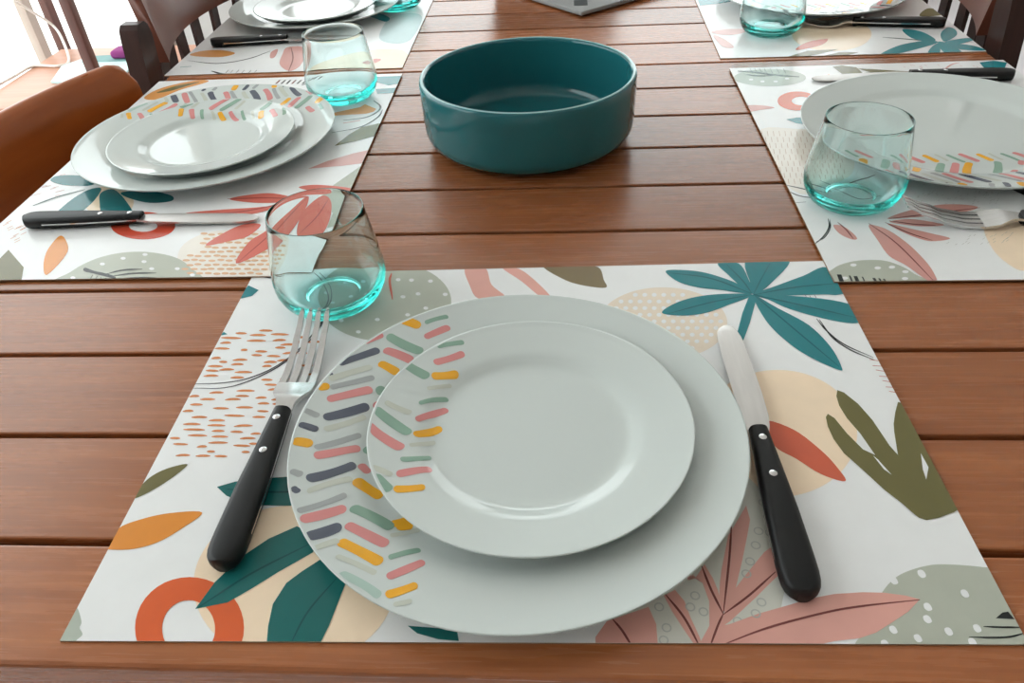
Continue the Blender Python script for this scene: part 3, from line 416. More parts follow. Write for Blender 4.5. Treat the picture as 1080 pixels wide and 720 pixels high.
('S','creamwash',0,[32.1,-181.1,51.2,-153.7,107.4,-157.2,123.4,-183.9,123.1,-223.5,91.1,-232,54.4,-227.2]),
('S','salmon',2,[45.5,-95.2,62.1,-87.6,84.4,-85.8,109.6,-97.9,91.7,-104.4,66,-102.4]),
('S','salmon',2,[106,-74.5,123.3,-70.5,159.3,-79.8,161.7,-91.1,141.3,-88.3,122.1,-83.7]),
('S','salmon',2,[12.5,-120.6,41.8,-115.6,69.5,-113.2,98.7,-110,83.7,-121.6,67.6,-126.2,40.8,-125.1]),
('S','salmon',2,[53,-177.2,60.6,-158.8,74.1,-143.1,90.6,-143.7,85.6,-162.8,73,-170.2]),
('S','salmon',2,[89.3,-206,89.1,-173.8,98.4,-155.3,110.3,-122.7,120.4,-94.7,124.3,-119.8,119.3,-160.8,109.1,-184.9]),
('S','salmon',2,[126.4,-159.5,123.5,-123.2,134,-95.3,145.2,-104.8,150.9,-132.7,150,-160.3,141.4,-175.4]),
('L','salmondk',3,[43.6,-95.1,79.9,-94.8,109.6,-97.9],1.86),
('L','salmondk',3,[90.4,-204.7,106.4,-154,120.5,-98.4],1.21),
('L','salmondk',3,[129,-159.6,138.4,-130.6,142.1,-102.9],1.23),
('L','salmondk',3,[14.1,-122.4,61.4,-120.8,100.8,-104.8,123.6,-89.4],1.89),
('P','sage',1,[132.7,-104.3,139.2,-71.2,160.3,-26,167.6,-38.8,164.4,-103.9,164.4,-143.2,151.8,-150.8,151.9,-126]),
('P','olive',2,[119.8,16,128.9,43.8,139.4,62.9,157.6,71.8,159.5,39.4,139.7,26.4]),
('P','pinkpale',1,[105,-35.6,120.3,-19.6,143,-3.4,159.1,4.6,159.3,-25.9,137.5,-31]),
('P','teal2',1,[125,216.5,162,216.5,159.1,191,147.1,185.7,131.1,196.5]),
('P','teal2',1,[132.9,174.5,160.2,176.9,159.6,160.2,138.2,158.9]),
('P','orange2',1,[125.7,119.5,129.6,127.6,145.8,112.4,144,104.4,136.3,99.5,100,96.7,98.1,104.9]),
('L','dkline',1,[114,82.5,137.4,88.8,148.4,104,148.7,120.5,137.5,138.4],2.22),
('L','dkline',1,[108.8,49.9,137.3,63,151.5,87.8,153.5,111.9],1.99),
('L','pinkpale',1,[115.8,74.6,133.5,81.2],5.2),
('S','peach2',0,[-46.6,-96.8,-44.1,-103.8,-42.9,-110.2,-43.2,-115.9,-44.8,-120.6,-47.6,-124,-51.6,-126,-56.6,-126.5,-62.2,-125.6,-68.3,-123.2,-74.7,-119.4,-80.9,-114.5,-86.7,-108.5,-91.8,-101.8,-96,-94.7,-99,-87.5,-100.6,-80.7,-100.8,-74.5,-99.4,-69.3,-96.5,-65.5,-92.3,-63.2,-87,-62.6,-80.9,-63.7,-74.3,-66.5,-67.7,-70.8,-61.2,-76.3,-55.4,-82.7,-50.5,-89.6]),
('S','tealdk2',1,[-155.5,-47.3,-149.9,-37.3,-120.2,-40.8,-103.9,-53.8,-109.8,-61.6,-136.8,-58.3]),
('S','tealdk2',1,[-112,-119.2,-111.4,-90.3,-103.8,-69.7,-92,-68.3,-87.4,-95,-90.5,-118.3,-99.8,-128.4]),
('S','tealdk2',1,[-81.7,-93.4,-88.2,-76.2,-78.3,-70.8,-55.1,-94.6,-37.1,-122.1,-62.8,-122.9]),
('S','tealdk2',1,[-67.8,-77.1,-43.4,-74.4,-15.4,-85.1,-9.9,-96.5,-29.8,-99.3,-54.8,-89]),
('L','greystem',2,[-143.8,-100.1,-129,-83.9,-107.8,-69.5],2.84),
('L','coraldash',1,[-153.6,-78,-149.3,-75.3],2.78),
('L','coraldash',1,[-156.8,-61.3,-152.5,-58.5],2.87),
('L','coraldash',1,[-156.2,-63.6,-151.9,-60.9],2.86),
('L','coraldash',1,[-171,-51.6,-166.6,-48.7],2.95),
('L','coraldash',1,[-150.1,-40.7,-145.7,-37.8],2.97),
('L','coraldash',1,[-155,-48.3,-150.6,-45.5],2.94),
('L','coraldash',1,[-175.9,-30.9,-171.4,-28],3.06),
('L','coraldash',1,[-157.2,-80.2,-152.9,-77.5],2.77),
('L','coraldash',1,[-135.8,-73.7,-131.5,-71],2.77),
('L','coraldash',1,[-132.4,-81.5,-128.1,-78.8],2.73),
('L','coraldash',1,[-163.4,-61.4,-159.1,-58.6],2.88),
('L','coraldash',1,[-152.9,-61.4,-148.6,-58.6],2.86),
('L','coraldash',1,[-133.5,-71.8,-129.2,-69.1],2.78),
('L','coraldash',1,[-150.9,-37.3,-146.5,-34.4],2.99),
('L','coraldash',1,[-145,-67,-140.7,-64.2],2.82),
('L','coraldash',1,[-143.6,-64.1,-139.3,-61.3],2.83),
('L','dash',1,[-134.2,-141.8,-131.6,-136.8],1.85),
('L','dash',1,[-130.2,-145.7,-127.6,-140.8],1.84),
('L','dash',1,[-125.8,-163.3,-123.3,-158.6],1.79),
('L','dash',1,[-136.4,-141.9,-133.8,-137],1.86),
('L','dash',1,[-144.7,-142.3,-142.2,-137.3],1.86),
('L','dash',1,[-123.3,-166.8,-120.7,-162.2],1.77),
('L','dash',1,[-130.9,-145.4,-128.3,-140.5],1.84),
('L','dash',1,[-131,-160.3,-128.5,-155.6],1.8),
('L','dash',1,[-141.8,-145.5,-139.3,-140.6],1.85),
('L','dash',1,[-151.9,-136.7,-149.4,-131.7],1.89),
('L','dash',1,[-131.1,-156,-128.6,-151.2],1.81),
('L','dash',1,[-136.8,-143.9,-134.3,-139],1.85),
('L','dash',1,[-125.2,-153.7,-122.6,-148.9],1.81),
('L','dash',1,[-151.9,-132.4,-149.4,-127.3],1.9),
('R','ring2',1,[12.4,-142.6,13.6,-146.7,13.9,-150.7,13.3,-154.4,11.7,-157.7,9.2,-160.4,6,-162.6,2.1,-164.2,-2.4,-165,-7.4,-165.2,-12.6,-164.7,-18.1,-163.5,-23.5,-161.6,-28.8,-159.1,-33.8,-156.1,-38.4,-152.6,-42.4,-148.8,-45.7,-144.6,-48.2,-140.4,-49.8,-136.1,-50.4,-132,-50,-128.1,-48.5,-124.6,-46.2,-121.6,-42.9,-119.2,-38.8,-117.5,-34.1,-116.5,-28.8,-116.3,-23.2,-116.9,-17.5,-118.3,-11.8,-120.4,-6.3,-123.1,-1.2,-126.4,3.3,-130.1,7.2,-134.1,10.2,-138.3],[-4.1,-142.8,-3.5,-144.5,-3.4,-146.2,-3.7,-147.7,-4.4,-149.1,-5.5,-150.3,-7,-151.2,-8.8,-151.9,-10.8,-152.2,-13,-152.3,-15.4,-152.1,-17.8,-151.5,-20.2,-150.7,-22.6,-149.7,-24.7,-148.4,-26.7,-146.9,-28.4,-145.3,-29.8,-143.6,-30.8,-141.8,-31.4,-140.1,-31.5,-138.4,-31.3,-136.8,-30.6,-135.4,-29.5,-134.2,-28,-133.2,-26.2,-132.6,-24.2,-132.2,-21.9,-132.1,-19.5,-132.4,-17,-132.9,-14.5,-133.7,-12.2,-134.8,-10,-136.2,-8,-137.7,-6.3,-139.3,-5,-141]),
('S','orange2',1,[-153.2,169.8,-144.4,200.4,-110.5,223.7,-89.9,218.6,-116.4,191.8,-134.4,162.3]),
('S','olive',2,[-143.8,184.5,-128.1,205.5,-102.1,218,-110.3,207.3,-127.7,189.5]),
('P','maroon',1,[0.9,202.8,2.5,215.6,4.8,215.4,3.3,202.6]),
('P','black',1,[7.8,202.2,9.5,215,11.8,214.8,10.2,202]),
('P','black',1,[14.7,201.6,16.5,214.4,18.7,214.2,17.2,201.4]),
('P','maroon',1,[21.6,201,23.5,213.8,25.7,213.6,24,200.8]),
('P','black',1,[28.5,200.4,30.4,213.2,32.7,213,30.9,200.2]),
('P','black',1,[35.3,199.9,37.4,212.6,39.6,212.4,37.8,199.7]),
('P','maroon',1,[42.2,199.3,44.3,212,46.5,211.8,44.6,199.1]),
('P','black',1,[49,198.7,51.2,211.4,53.4,211.3,51.5,198.5]),
('P','black',1,[55.9,198.1,58.1,210.8,60.3,210.7,58.3,197.9]),
('L','black',1,[36.6,195,47.9,206.8,55.3,216],4.16)],
'right': [
('S','sage2',0,[-77.3,186.6,-79.7,180.8,-84,175.5,-89.9,170.9,-97,167.3,-105.2,164.8,-113.9,163.6,-122.8,163.6,-131.4,165,-139.3,167.6,-146.3,171.3,-151.8,176,-155.7,181.4,-157.7,187.3,-157.7,193.4,-155.6,199.4,-151.5,205,-145.7,209.9,-138.3,213.8,-129.9,216.4,-120.8,217.8,-111.5,217.7,-102.5,216.1,-94.3,213.3,-87.3,209.3,-82,204.3,-78.4,198.7,-76.8,192.7]),
('S','white',1,[-137.1,185.6,-138.2,183.5,-140.2,182.8,-141.8,183.8,-142.1,186,-141,188.1,-139,188.8,-137.4,187.8]),
('S','white',1,[-125.6,178.6,-126.7,176.6,-128.7,175.9,-130.3,176.9,-130.6,179,-129.5,181.1,-127.5,181.8,-125.9,180.8]),
('S','white',1,[-110.9,177.4,-112.1,175.4,-114.1,174.7,-115.7,175.7,-116,177.8,-114.8,179.8,-112.8,180.6,-111.2,179.5]),
('S','white',1,[-96.4,185.2,-97.6,183.2,-99.6,182.5,-101.2,183.5,-101.4,185.6,-100.2,187.7,-98.3,188.4,-96.7,187.4]),
('L','black',2,[-149.6,214.6,-131.7,209.9,-112.1,198.8,-83.9,190.2],4.16),
('L','black',2,[-144.7,204.7,-128.8,197.1,-100.5,197.8],2.6),
('L','black',2,[-133.7,205.3,-134,221.3],1.39),
('L','black',2,[-128.3,204.9,-128.5,220.8],1.39),
('L','black',2,[-122.9,204.4,-123.1,220.3],1.39),
('L','black',2,[-117.6,204,-117.6,219.8],1.38),
('L','black',2,[-111.2,203.4,-111.1,219.2],1.38),
('L','black',2,[-103.7,202.7,-103.6,218.6],1.38),
('L','black',2,[-96.2,202.1,-96,217.9],1.38),
('P','olive',1,[-38.7,219.2,-26.8,222.9,-12.7,215.2,-10.6,193.2,-23.8,188.2,-34.5,195.2]),
('P','olive',1,[-33.3,192,0.5,198.4,41.7,194.8,7.1,185.5]),
('P','olive',1,[-13.6,212.1,18,203,48.9,194.1,33.5,186.3,-0.4,195.3]),
('P','orange2',2,[-54.9,190.8,-49.5,195,-44,183.8,-51.8,178.5]),
('R','ring',1,[-82.2,117.2,-83.7,112.7,-85.7,108.4,-88.3,104.5,-91.2,101,-94.5,98,-98,95.7,-101.7,94.1,-105.4,93.2,-109,93,-112.4,93.7,-115.6,95,-118.4,97.1,-120.7,99.9,-122.5,103.2,-123.8,107,-124.4,111.2,-124.4,115.7,-123.7,120.3,-122.4,124.9,-120.5,129.3,-118,133.5,-115,137.2,-111.7,140.4,-108,142.9,-104.2,144.7,-100.3,145.7,-96.5,145.8,-93,145.1,-89.7,143.6,-86.8,141.3,-84.5,138.3,-82.8,134.8,-81.6,130.7,-81.2,126.4,-81.4,121.8],[-89.1,117.8,-89.8,115.7,-90.7,113.7,-91.9,111.8,-93.3,110.2,-94.9,108.8,-96.6,107.7,-98.3,107,-100.1,106.6,-101.8,106.5,-103.5,106.8,-105,107.5,-106.3,108.4,-107.5,109.7,-108.3,111.3,-108.9,113.1,-109.2,115,-109.2,117.1,-108.8,119.2,-108.2,121.3,-107.3,123.3,-106.1,125.2,-104.7,126.9,-103.1,128.3,-101.4,129.4,-99.6,130.2,-97.8,130.7,-96,130.7,-94.3,130.4,-92.8,129.7,-91.4,128.7,-90.3,127.4,-89.5,125.8,-88.9,123.9,-88.7,121.9,-88.7,119.9]),
('S','pinkrose',1,[-161.4,108.4,-146,109.9,-130.6,102.3,-146.6,96.9,-161.3,92.8]),
('P','teal2',1,[-125.8,70.4,-114.3,74.6,-104.8,74,-107.6,54.8,-117.7,60.2]),
('L','browndash',1,[-156.4,42.9,-158,31.1],1.22),
('L','browndash',1,[-150.7,42.5,-152.3,30.7],1.22),
('L','browndash',1,[-144.9,42.2,-146.6,30.4],1.21),
('L','browndash',1,[-139.2,41.8,-140.9,30.1],1.21),
('L','browndash',1,[-133.5,41.5,-135.3,29.7],1.21),
('L','browndash',1,[-127.8,41.1,-129.6,29.4],1.2),
('L','browndash',1,[-122.1,40.8,-124,29.1],1.2),
('L','browndash',1,[-116.4,40.4,-118.4,28.7],1.2),
('L','browndash',1,[-110.7,40.1,-112.7,28.4],1.2),
('L','browndash',1,[-105,39.7,-107.1,28],1.19),
('L','browndash',1,[-99.3,39.4,-101.5,27.7],1.19),
('L','browndash',1,[-93.7,39,-95.9,27.4],1.19),
('L','browndash',1,[-88,38.7,-90.3,27],1.18),
('L','browndash',1,[-155.4,28.5,-157,17],1.2),
('L','browndash',1,[-149.8,28.1,-151.4,16.7],1.2),
('L','browndash',1,[-144.1,27.8,-145.8,16.3],1.19),
('L','browndash',1,[-138.5,27.4,-140.2,16],1.19),
('L','browndash',1,[-132.8,27.1,-134.6,15.7],1.19),
('L','browndash',1,[-127.2,26.8,-129,15.4],1.19),
('L','browndash',1,[-121.6,26.4,-123.5,15.1],1.18),
('L','browndash',1,[-116,26.1,-117.9,14.7],1.18),
('L','browndash',1,[-110.4,25.8,-112.4,14.4],1.18),
('L','browndash',1,[-104.8,25.4,-106.9,14.1],1.18),
('L','browndash',1,[-99.2,25.1,-101.3,13.8],1.17),
('L','browndash',1,[-93.6,24.8,-95.8,13.5],1.17),
('L','browndash',1,[-88,24.5,-90.3,13.1],1.17),
('L','browndash',1,[-154.3,14.4,-155.8,3.3],1.18),
('L','browndash',1,[-148.7,14.1,-150.3,3],1.18),
('L','browndash',1,[-143.1,13.8,-144.8,2.7],1.18),
('L','browndash',1,[-137.6,13.5,-139.3,2.4],1.17),
('L','browndash',1,[-132,13.1,-133.8,2.1],1.17),
('L','browndash',1,[-126.5,12.8,-128.3,1.7],1.17),
('L','browndash',1,[-120.9,12.5,-122.8,1.4],1.17),
('L','browndash',1,[-115.4,12.2,-117.3,1.1],1.16),
('L','browndash',1,[-109.9,11.9,-111.9,0.8],1.16),
('L','browndash',1,[-104.3,11.6,-106.4,0.5],1.16),
('L','browndash',1,[-98.8,11.2,-101,0.2],1.15),
('L','browndash',1,[-93.4,10.9,-95.5,-0.1],1.15),
('L','browndash',1,[-158.9,1.1,-160.3,-9.7],1.17),
('L','browndash',1,[-153.4,0.8,-154.9,-10],1.16),
('L','browndash',1,[-147.9,0.5,-149.4,-10.3],1.16),
('L','browndash',1,[-142.4,0.2,-144,-10.6],1.16),
('L','browndash',1,[-136.9,-0.1,-138.6,-10.9],1.16),
('L','browndash',1,[-131.4,-0.4,-133.1,-11.2],1.15),
('L','browndash',1,[-125.9,-0.7,-127.7,-11.5],1.15),
('L','browndash',1,[-120.5,-1,-122.3,-11.8],1.15),
('L','browndash',1,[-115,-1.3,-116.9,-12.1],1.15),
('L','browndash',1,[-109.6,-1.6,-111.5,-12.4],1.14),
('L','browndash',1,[-104.1,-1.9,-106.2,-12.6],1.14),
('L','browndash',1,[-98.7,-2.2,-100.8,-12.9],1.14),
('L','browndash',1,[-93.3,-2.5,-95.4,-13.2],1.13),
('L','browndash',1,[-157.7,-12.2,-159.1,-22.7],1.15),
('L','browndash',1,[-152.3,-12.4,-153.8,-23],1.15),
('L','browndash',1,[-146.8,-12.7,-148.4,-23.3],1.14),
('L','browndash',1,[-141.4,-13,-143,-23.5],1.14),
('L','browndash',1,[-136,-13.3,-137.7,-23.8],1.14),
('L','browndash',1,[-130.6,-13.6,-132.3,-24.1],1.14),
('L','browndash',1,[-125.2,-13.9,-127,-24.4],1.13),
('L','browndash',1,[-119.8,-14.2,-121.7,-24.6],1.13),
('L','browndash',1,[-114.5,-14.5,-116.4,-24.9],1.13),
('L','browndash',1,[-109.1,-14.7,-111.1,-25.2],1.13),
('L','browndash',1,[-103.7,-15,-105.7,-25.5],1.12),
('L','browndash',1,[-98.4,-15.3,-100.5,-25.7],1.12),
('L','browndash',1,[-156.8,-25,-158.2,-35.3],1.13),
('L','browndash',1,[-151.4,-25.3,-152.9,-35.6],1.13),
('L','browndash',1,[-146,-25.6,-147.6,-35.8],1.13),
('L','browndash',1,[-140.7,-25.9,-142.3,-36.1],1.13),
('L','browndash',1,[-135.4,-26.1,-137,-36.4],1.12),
('L','browndash',1,[-130,-26.4,-131.7,-36.6],1.12),
('L','browndash',1,[-124.7,-26.7,-126.5,-36.9],1.12),
('L','browndash',1,[-119.4,-27,-121.2,-37.1],1.12),
('L','browndash',1,[-114.1,-27.2,-116,-37.4],1.11),
('L','browndash',1,[-108.8,-27.5,-110.7,-37.7],1.11),
('L','browndash',1,[-103.5,-27.8,-105.5,-37.9],1.11),
('L','browndash',1,[-98.2,-28,-100.3,-38.2],1.1),
('L','browndash',1,[-155.7,-37.6,-157.1,-47.6],1.12),
('L','browndash',1,[-150.4,-37.8,-151.8,-47.8],1.11),
('L','browndash',1,[-145.1,-38.1,-146.6,-48.1],1.11),
('L','browndash',1,[-139.8,-38.4,-141.4,-48.3],1.11),
('L','browndash',1,[-134.5,-38.6,-136.2,-48.6],1.11),
('L','browndash',1,[-129.3,-38.9,-131,-48.8],1.1),
('L','browndash',1,[-124,-39.1,-125.8,-49.1],1.1),
('L','browndash',1,[-118.8,-39.4,-120.6,-49.3],1.1),
('L','browndash',1,[-113.6,-39.7,-115.4,-49.6],1.1),
('L','browndash',1,[-108.4,-39.9,-110.3,-49.8],1.09),
('L','browndash',1,[-103.1,-40.2,-105.1,-50.1],1.09),
('L','browndash',1,[-160,-49.5,-161.3,-59.3],1.1),
('L','browndash',1,[-154.7,-49.8,-156.2,-59.5],1.1),
('L','browndash',1,[-149.5,-50,-151,-59.7],1.1),
('L','browndash',1,[-144.3,-50.3,-145.8,-60],1.1),
('L','browndash',1,[-139.1,-50.5,-140.7,-60.2],1.09),
('L','browndash',1,[-133.9,-50.8,-135.6,-60.5],1.09),
('L','browndash',1,[-128.7,-51,-130.4,-60.7],1.09),
('L','browndash',1,[-123.6,-51.3,-125.3,-60.9],1.09),
('L','browndash',1,[-118.4,-51.5,-120.2,-61.2],1.08),
('L','browndash',1,[-113.2,-51.8,-115.1,-61.4],1.08),
('L','browndash',1,[-108.1,-52,-110,-61.6],1.08),
('L','browndash',1,[-103,-52.2,-104.9,-61.9],1.08),
('L','browndash',1,[-158.9,-61.4,-160.2,-70.9],1.09),
('L','browndash',1,[-153.7,-61.7,-155.1,-71.1],1.09),
('L','browndash',1,[-148.6,-61.9,-150,-71.4],1.08),
('L','browndash',1,[-143.4,-62.1,-144.9,-71.6],1.08),
('L','browndash',1,[-138.3,-62.4,-139.8,-71.8],1.08),
('L','browndash',1,[-133.2,-62.6,-134.8,-72],1.08),
('L','browndash',1,[-128,-62.8,-129.7,-72.3],1.07),
('L','browndash',1,[-122.9,-63.1,-124.7,-72.5],1.07),
('L','browndash',1,[-117.8,-63.3,-119.6,-72.7],1.07),
('L','browndash',1,[-112.8,-63.5,-114.6,-72.9],1.07),
('L','browndash',1,[-107.7,-63.8,-109.5,-73.1],1.06),
('S','creamwash',0,[-160,39.4,-121,46.3,-80.7,23.3,-92.3,-48,-117.9,-79.9,-155.2,-81.9]),
('L','dkline',1,[-158.9,-72.8,-143,-82.4,-126.1,-95.3],1.77),
('L','dkline',1,[-158.4,-85.3,-150,-94.3,-131.4,-100.2],1.57),
('L','dkline',1,[-158.3,-105.8,-148.4,-104.6],1.6),
('P','teal',1,[127.9,218.5,145.8,223.2,157.5,215.7,140.4,186.1,127.3,184.3,125.7,202.8]),
('L','tealdark',2,[143.5,220.2,128.3,184.2],1.16),
('L','pinkpale',1,[77.3,191.7,84.9,203.4,95.7,215,106.3,220.4],2.34),
('L','coraldash',1,[111.7,192,113,188.8],1.92),
('L','coraldash',1,[110.6,200.4,111.9,197.1],1.94),
('L','coraldash',1,[65,215.8,66.5,212.4],1.95),
('L','coraldash',1,[59.5,213.3,61,210],1.94),
('L','coraldash',1,[108.9,194.3,110.2,191.1],1.92),
('L','coraldash',1,[102.9,211,104.3,207.8],1.95),
('L','coraldash',1,[57.3,211.8,58.8,208.5],1.94),
('L','coraldash',1,[116.7,209.5,118,206.2],1.95),
('L','coraldash',1,[99.5,199.7,100.8,196.5],1.93),
('L','coraldash',1,[77.5,195.6,78.9,192.4],1.92),
('L','coraldash',1,[57.6,206.8,59,203.6],1.93),
('L','coraldash',1,[52.1,216.8,53.6,213.5],1.95),
('L','coraldash',1,[40,213,41.6,209.7],1.94),
('L','coraldash',1,[49.4,217.9,50.9,214.5],1.95),
('L','coraldash',1,[119.2,206.5,120.5,203.2],1.95),
('L','coraldash',1,[107.4,198.5,108.7,195.3],1.93),
('L','coraldash',1,[94.9,200.6,96.3,197.4],1.93),
('L','coraldash',1,[110.9,194.4,112.3,191.2],1.92),
('L','coraldash',1,[94.7,202.7,96.1,199.5],1.93),
('L','coraldash',1,[91.3,199.5,92.7,196.3],1.93),
('L','coraldash',1,[81.5,205.2,83,201.9],1.94),
('L','coraldash',1,[46.3,200.8,47.8,197.6],1.91),
('L','coraldash',1,[79.4,215,80.8,211.7],1.95),
('L','coraldash',1,[47.2,200.1,48.7,196.9],1.91),
('L','coraldash',1,[58,209.7,59.5,206.4],1.94),
('L','coraldash',1,[89.2,196.7,90.6,193.5],1.92),
('S','sage',0,[-162.1,-226,-153.5,-207.9,-135.9,-198.2,-115.3,-197.2,-103.8,-204.8,-97.1,-216.3,-95,-227.4]),
('S','white',1,[-135.1,-203.5,-136.2,-204.9,-138,-205.5,-139.5,-204.8,-139.8,-203.4,-138.7,-201.9,-136.8,-201.3,-135.3,-202]),
('S','white',1,[-118.6,-207.9,-119.8,-209.3,-121.6,-209.9,-123.1,-209.2,-123.3,-207.8,-122.2,-206.4,-120.3,-205.8,-118.9,-206.4]),
('S','white',1,[-107.9,-207,-109.1,-208.4,-110.9,-209,-112.4,-208.4,-112.6,-206.9,-111.4,-205.5,-109.6,-204.9,-108.1,-205.5]),
('S','white',1,[-100.3,-213.4,-101.5,-214.8,-103.3,-215.4,-104.7,-214.8,-104.9,-213.3,-103.8,-211.9,-101.9,-211.4,-100.5,-212]),
('S','white',1,[-103.6,-222.3,-104.8,-223.6,-106.6,-224.2,-108,-223.6,-108.2,-222.2,-107.1,-220.8,-105.2,-220.2,-103.8,-220.9]),
('S','white',1,[-146.2,-220.8,-147.3,-222.2,-149.1,-222.7,-150.6,-222.1,-150.9,-220.7,-149.8,-219.3,-148,-218.8,-146.5,-219.4]),
('P','black',1,[-153.1,-215.8,-149.8,-215.9,-150.6,-227.6,-153.9,-227.5]),
('P','black',1,[-144.9,-217.4,-143.6,-217.5,-144.1,-227.7,-145.5,-227.7]),
('P','black',1,[-141.7,-218.3,-139,-218.3,-139.4,-227.8,-142.1,-227.7]),
('P','black',1,[-136.2,-219.3,-135.1,-219.3,-135.3,-227.9,-136.3,-227.9]),
('P','black',1,[-129,-220.9,-126.9,-221,-126.7,-228.1,-128.8,-228]),
('P','black',1,[-124.9,-221.7,-123.7,-221.8,-123.3,-228.1,-124.5,-228.1]),
('P','black',1,[-121.8,-222.4,-120.6,-222.4,-120,-228.2,-121.2,-228.2]),
('L','black',1,[-157.5,-214.4,-157,-226.6],0.78),
('S','pinkrose',1,[-108.8,-146.2,-102.5,-146.4,-95.1,-154.2,-88.1,-172.1,-84.2,-190.6,-82.6,-209.6,-85,-227.6,-91.1,-224.7,-99.3,-204.9,-107.2,-191.5,-108.6,-168.4]),
('S','pinkrose',1,[-90.6,-135.2,-67.6,-122,-40.7,-113.7,-20.5,-114.5,-12.2,-119.8,-29.1,-127.7,-54.2,-132,-71.6,-133.8]),
('S','pinkrose',1,[-90.5,-140,-72.6,-136.5,-56.3,-142.2,-50,-147.4,-66.8,-148.5,-79.1,-145.8]),
('S','pinkrose',1,[-93,-142.6,-80.5,-149.8,-64.3,-159.5,-52.8,-167.5,-68.5,-171.1,-79,-164.5,-88.1,-152.8]),
('S','pinkrose',1,[-136.3,-144.6,-129.8,-145.5,-125,-154.9,-123.5,-165.4,-128,-166.5,-134.9,-157.9]),
('L','maroon',2,[-107.6,-142.1,-95.5,-175,-86.7,-227],1.27),
('L','maroon',2,[-89,-135.3,-53,-128.5,-10.8,-119.9],1.57),
('L','maroon',2,[-90.1,-138.6,-72.2,-145,-56.5,-147.2],1.76),
('L','maroon',2,[-94.2,-141.2,-81.6,-157.9,-67.4,-170.2],1.54),
('L','maroon',2,[-131.6,-139.6,-128.2,-151.5,-126.6,-166.2],1.19),
('L','black',1,[-137.6,-133.6,-140.1,-146.1,-148.1,-160.8,-159.9,-174.8],1.06),
('L','black',1,[-136.6,-135,-139.7,-147.8,-147.7,-162.4,-157.1,-170.1],0.76),
('L','dkline',2,[-120.9,-91.1,-101.1,-78.3,-79,-65.2],1.53),
('L','dkline',2,[-131.1,-75,-117.9,-93.1,-105.2,-110.5,-86.9,-107.5],1.5),
('S','peach',0,[-20.7,-151.7,-4.6,-140.6,17,-136.2,30.1,-150.1,4.1,-204.6,-18.1,-213.9,-25.6,-203.8,-27.5,-183.1]),
('L','greydash',1,[-41.2,-169.9,-38.3,-167.5],0.68),
('L','greydash',1,[-33.9,-164.2,-31,-161.7],0.69),
('L','greydash',1,[-8.7,-161,-5.7,-158.5],0.68),
('L','greydash',1,[-4.8,-162.4,-1.8,-159.9],0.67),
('L','greydash',1,[-53.1,-177.4,-50.3,-175],0.68),
('L','greydash',1,[-12.9,-164.4,-9.9,-162],0.67),
('L','greydash',1,[-29.3,-169.7,-26.4,-167.2],0.68),
('L','greydash',1,[-18.5,-164.5,-15.5,-162],0.68),
('L','greydash',1,[-17.4,-175.1,-14.5,-172.7],0.66),
('L','greydash',1,[-23.5,-174.8,-20.6,-172.4],0.66),
('L','greydash',1,[-7.5,-165.7,-4.5,-163.3],0.67),
('L','greydash',1,[-15.2,-172.7,-12.3,-170.3],0.66),
('L','greydash',1,[-25.3,-164.2,-22.3,-161.8],0.68),
('L','greydash',1,[-28.2,-175.3,-25.3,-172.9],0.67),
('L','greydash',1,[-43.9,-173.7,-41.1,-171.3],0.68),
('L','greydash',1,[-11.1,-169.1,-8.1,-166.7],0.67),
('L','greydash',1,[-58.5,-175.2,-55.7,-172.8],0.68),
('L','greydash',1,[-47.8,-176.9,-44.9,-174.5],0.67),
('L','greydash',1,[-22.3,-166.6,-19.4,-164.1],0.68),
('L','greydash',1,[-11.3,-169.5,-8.4,-167],0.67),
('L','greydash',1,[-43.1,-176,-40.2,-173.6],0.67),
('L','greydash',1,[-13.2,-173.2,-10.2,-170.8],0.66),
('L','greydash',1,[-12.2,-170,-9.3,-167.6],0.67),
('L','greydash',1,[-22,-170.5,-19.1,-168.1],0.67),
('L','greydash',1,[-33.7,-176.9,-30.8,-174.5],0.67),
('L','greydash',1,[-38.1,-165.4,-35.2,-163],0.69),
('L','greydash',1,[-8.2,-103.2,-6.1,-101.4],0.58),
('L','greydash',1,[-20.5,-104.9,-18.4,-103.2],0.59),
('L','greydash',1,[-37.3,-95.3,-35.3,-93.5],0.6),
('L','greydash',1,[-54.2,-107.7,-52.2,-105.9],0.6),
('L','greydash',1,[3.1,-108,5.3,-106.3],0.57),
('L','greydash',1,[-52.7,-112,-50.7,-110.3],0.59),
('L','greydash',1,[-0.7,-103.7,1.5,-102],0.58),
('L','greydash',1,[-59.5,-108.8,-57.5,-107.1],0.6),
('L','greydash',1,[-15.4,-105.7,-13.3,-103.9],0.58),
('L','greydash',1,[-57.5,-106.4,-55.5,-104.7],0.6),
('L','greydash',1,[-54.4,-100.9,-52.4,-99.1],0.61),
('L','greydash',1,[-45.9,-98.6,-43.8,-96.8],0.6),
('L','greydash',1,[1.4,-109.1,3.6,-107.4],0.57),
('L','greydash',1,[0.5,-99.1,2.7,-97.3],0.58),
('L','greydash',1,[-31.2,-104.6,-29.1,-102.9],0.59),
('L','greydash',1,[-53.9,-99.4,-51.9,-97.6],0.61),
('L','greydash',1,[7.1,-109.5,9.2,-107.7],0.57),
('L','greydash',1,[3.7,-99.2,5.8,-97.4],0.58),
('L','greydash',1,[-12.3,-109.5,-10.2,-107.7],0.58),
('L','greydash',1,[-8.3,-101.8,-6.2,-100.1],0.58),
('L','greydash',1,[-41,-91,-39,-89.2],0.61),
('L','greydash',1,[-0.4,-113,1.7,-111.3],0.57),
('L','greydash',1,[-40.1,-107.6,-38.1,-105.9],0.59),
('L','greydash',1,[-30.1,-105.2,-28.1,-103.4],0.59),
('L','greydash',1,[2.1,-99.7,4.2,-97.9],0.58),
('L','greydash',1,[-12.4,-97.6,-10.3,-95.8],0.59),
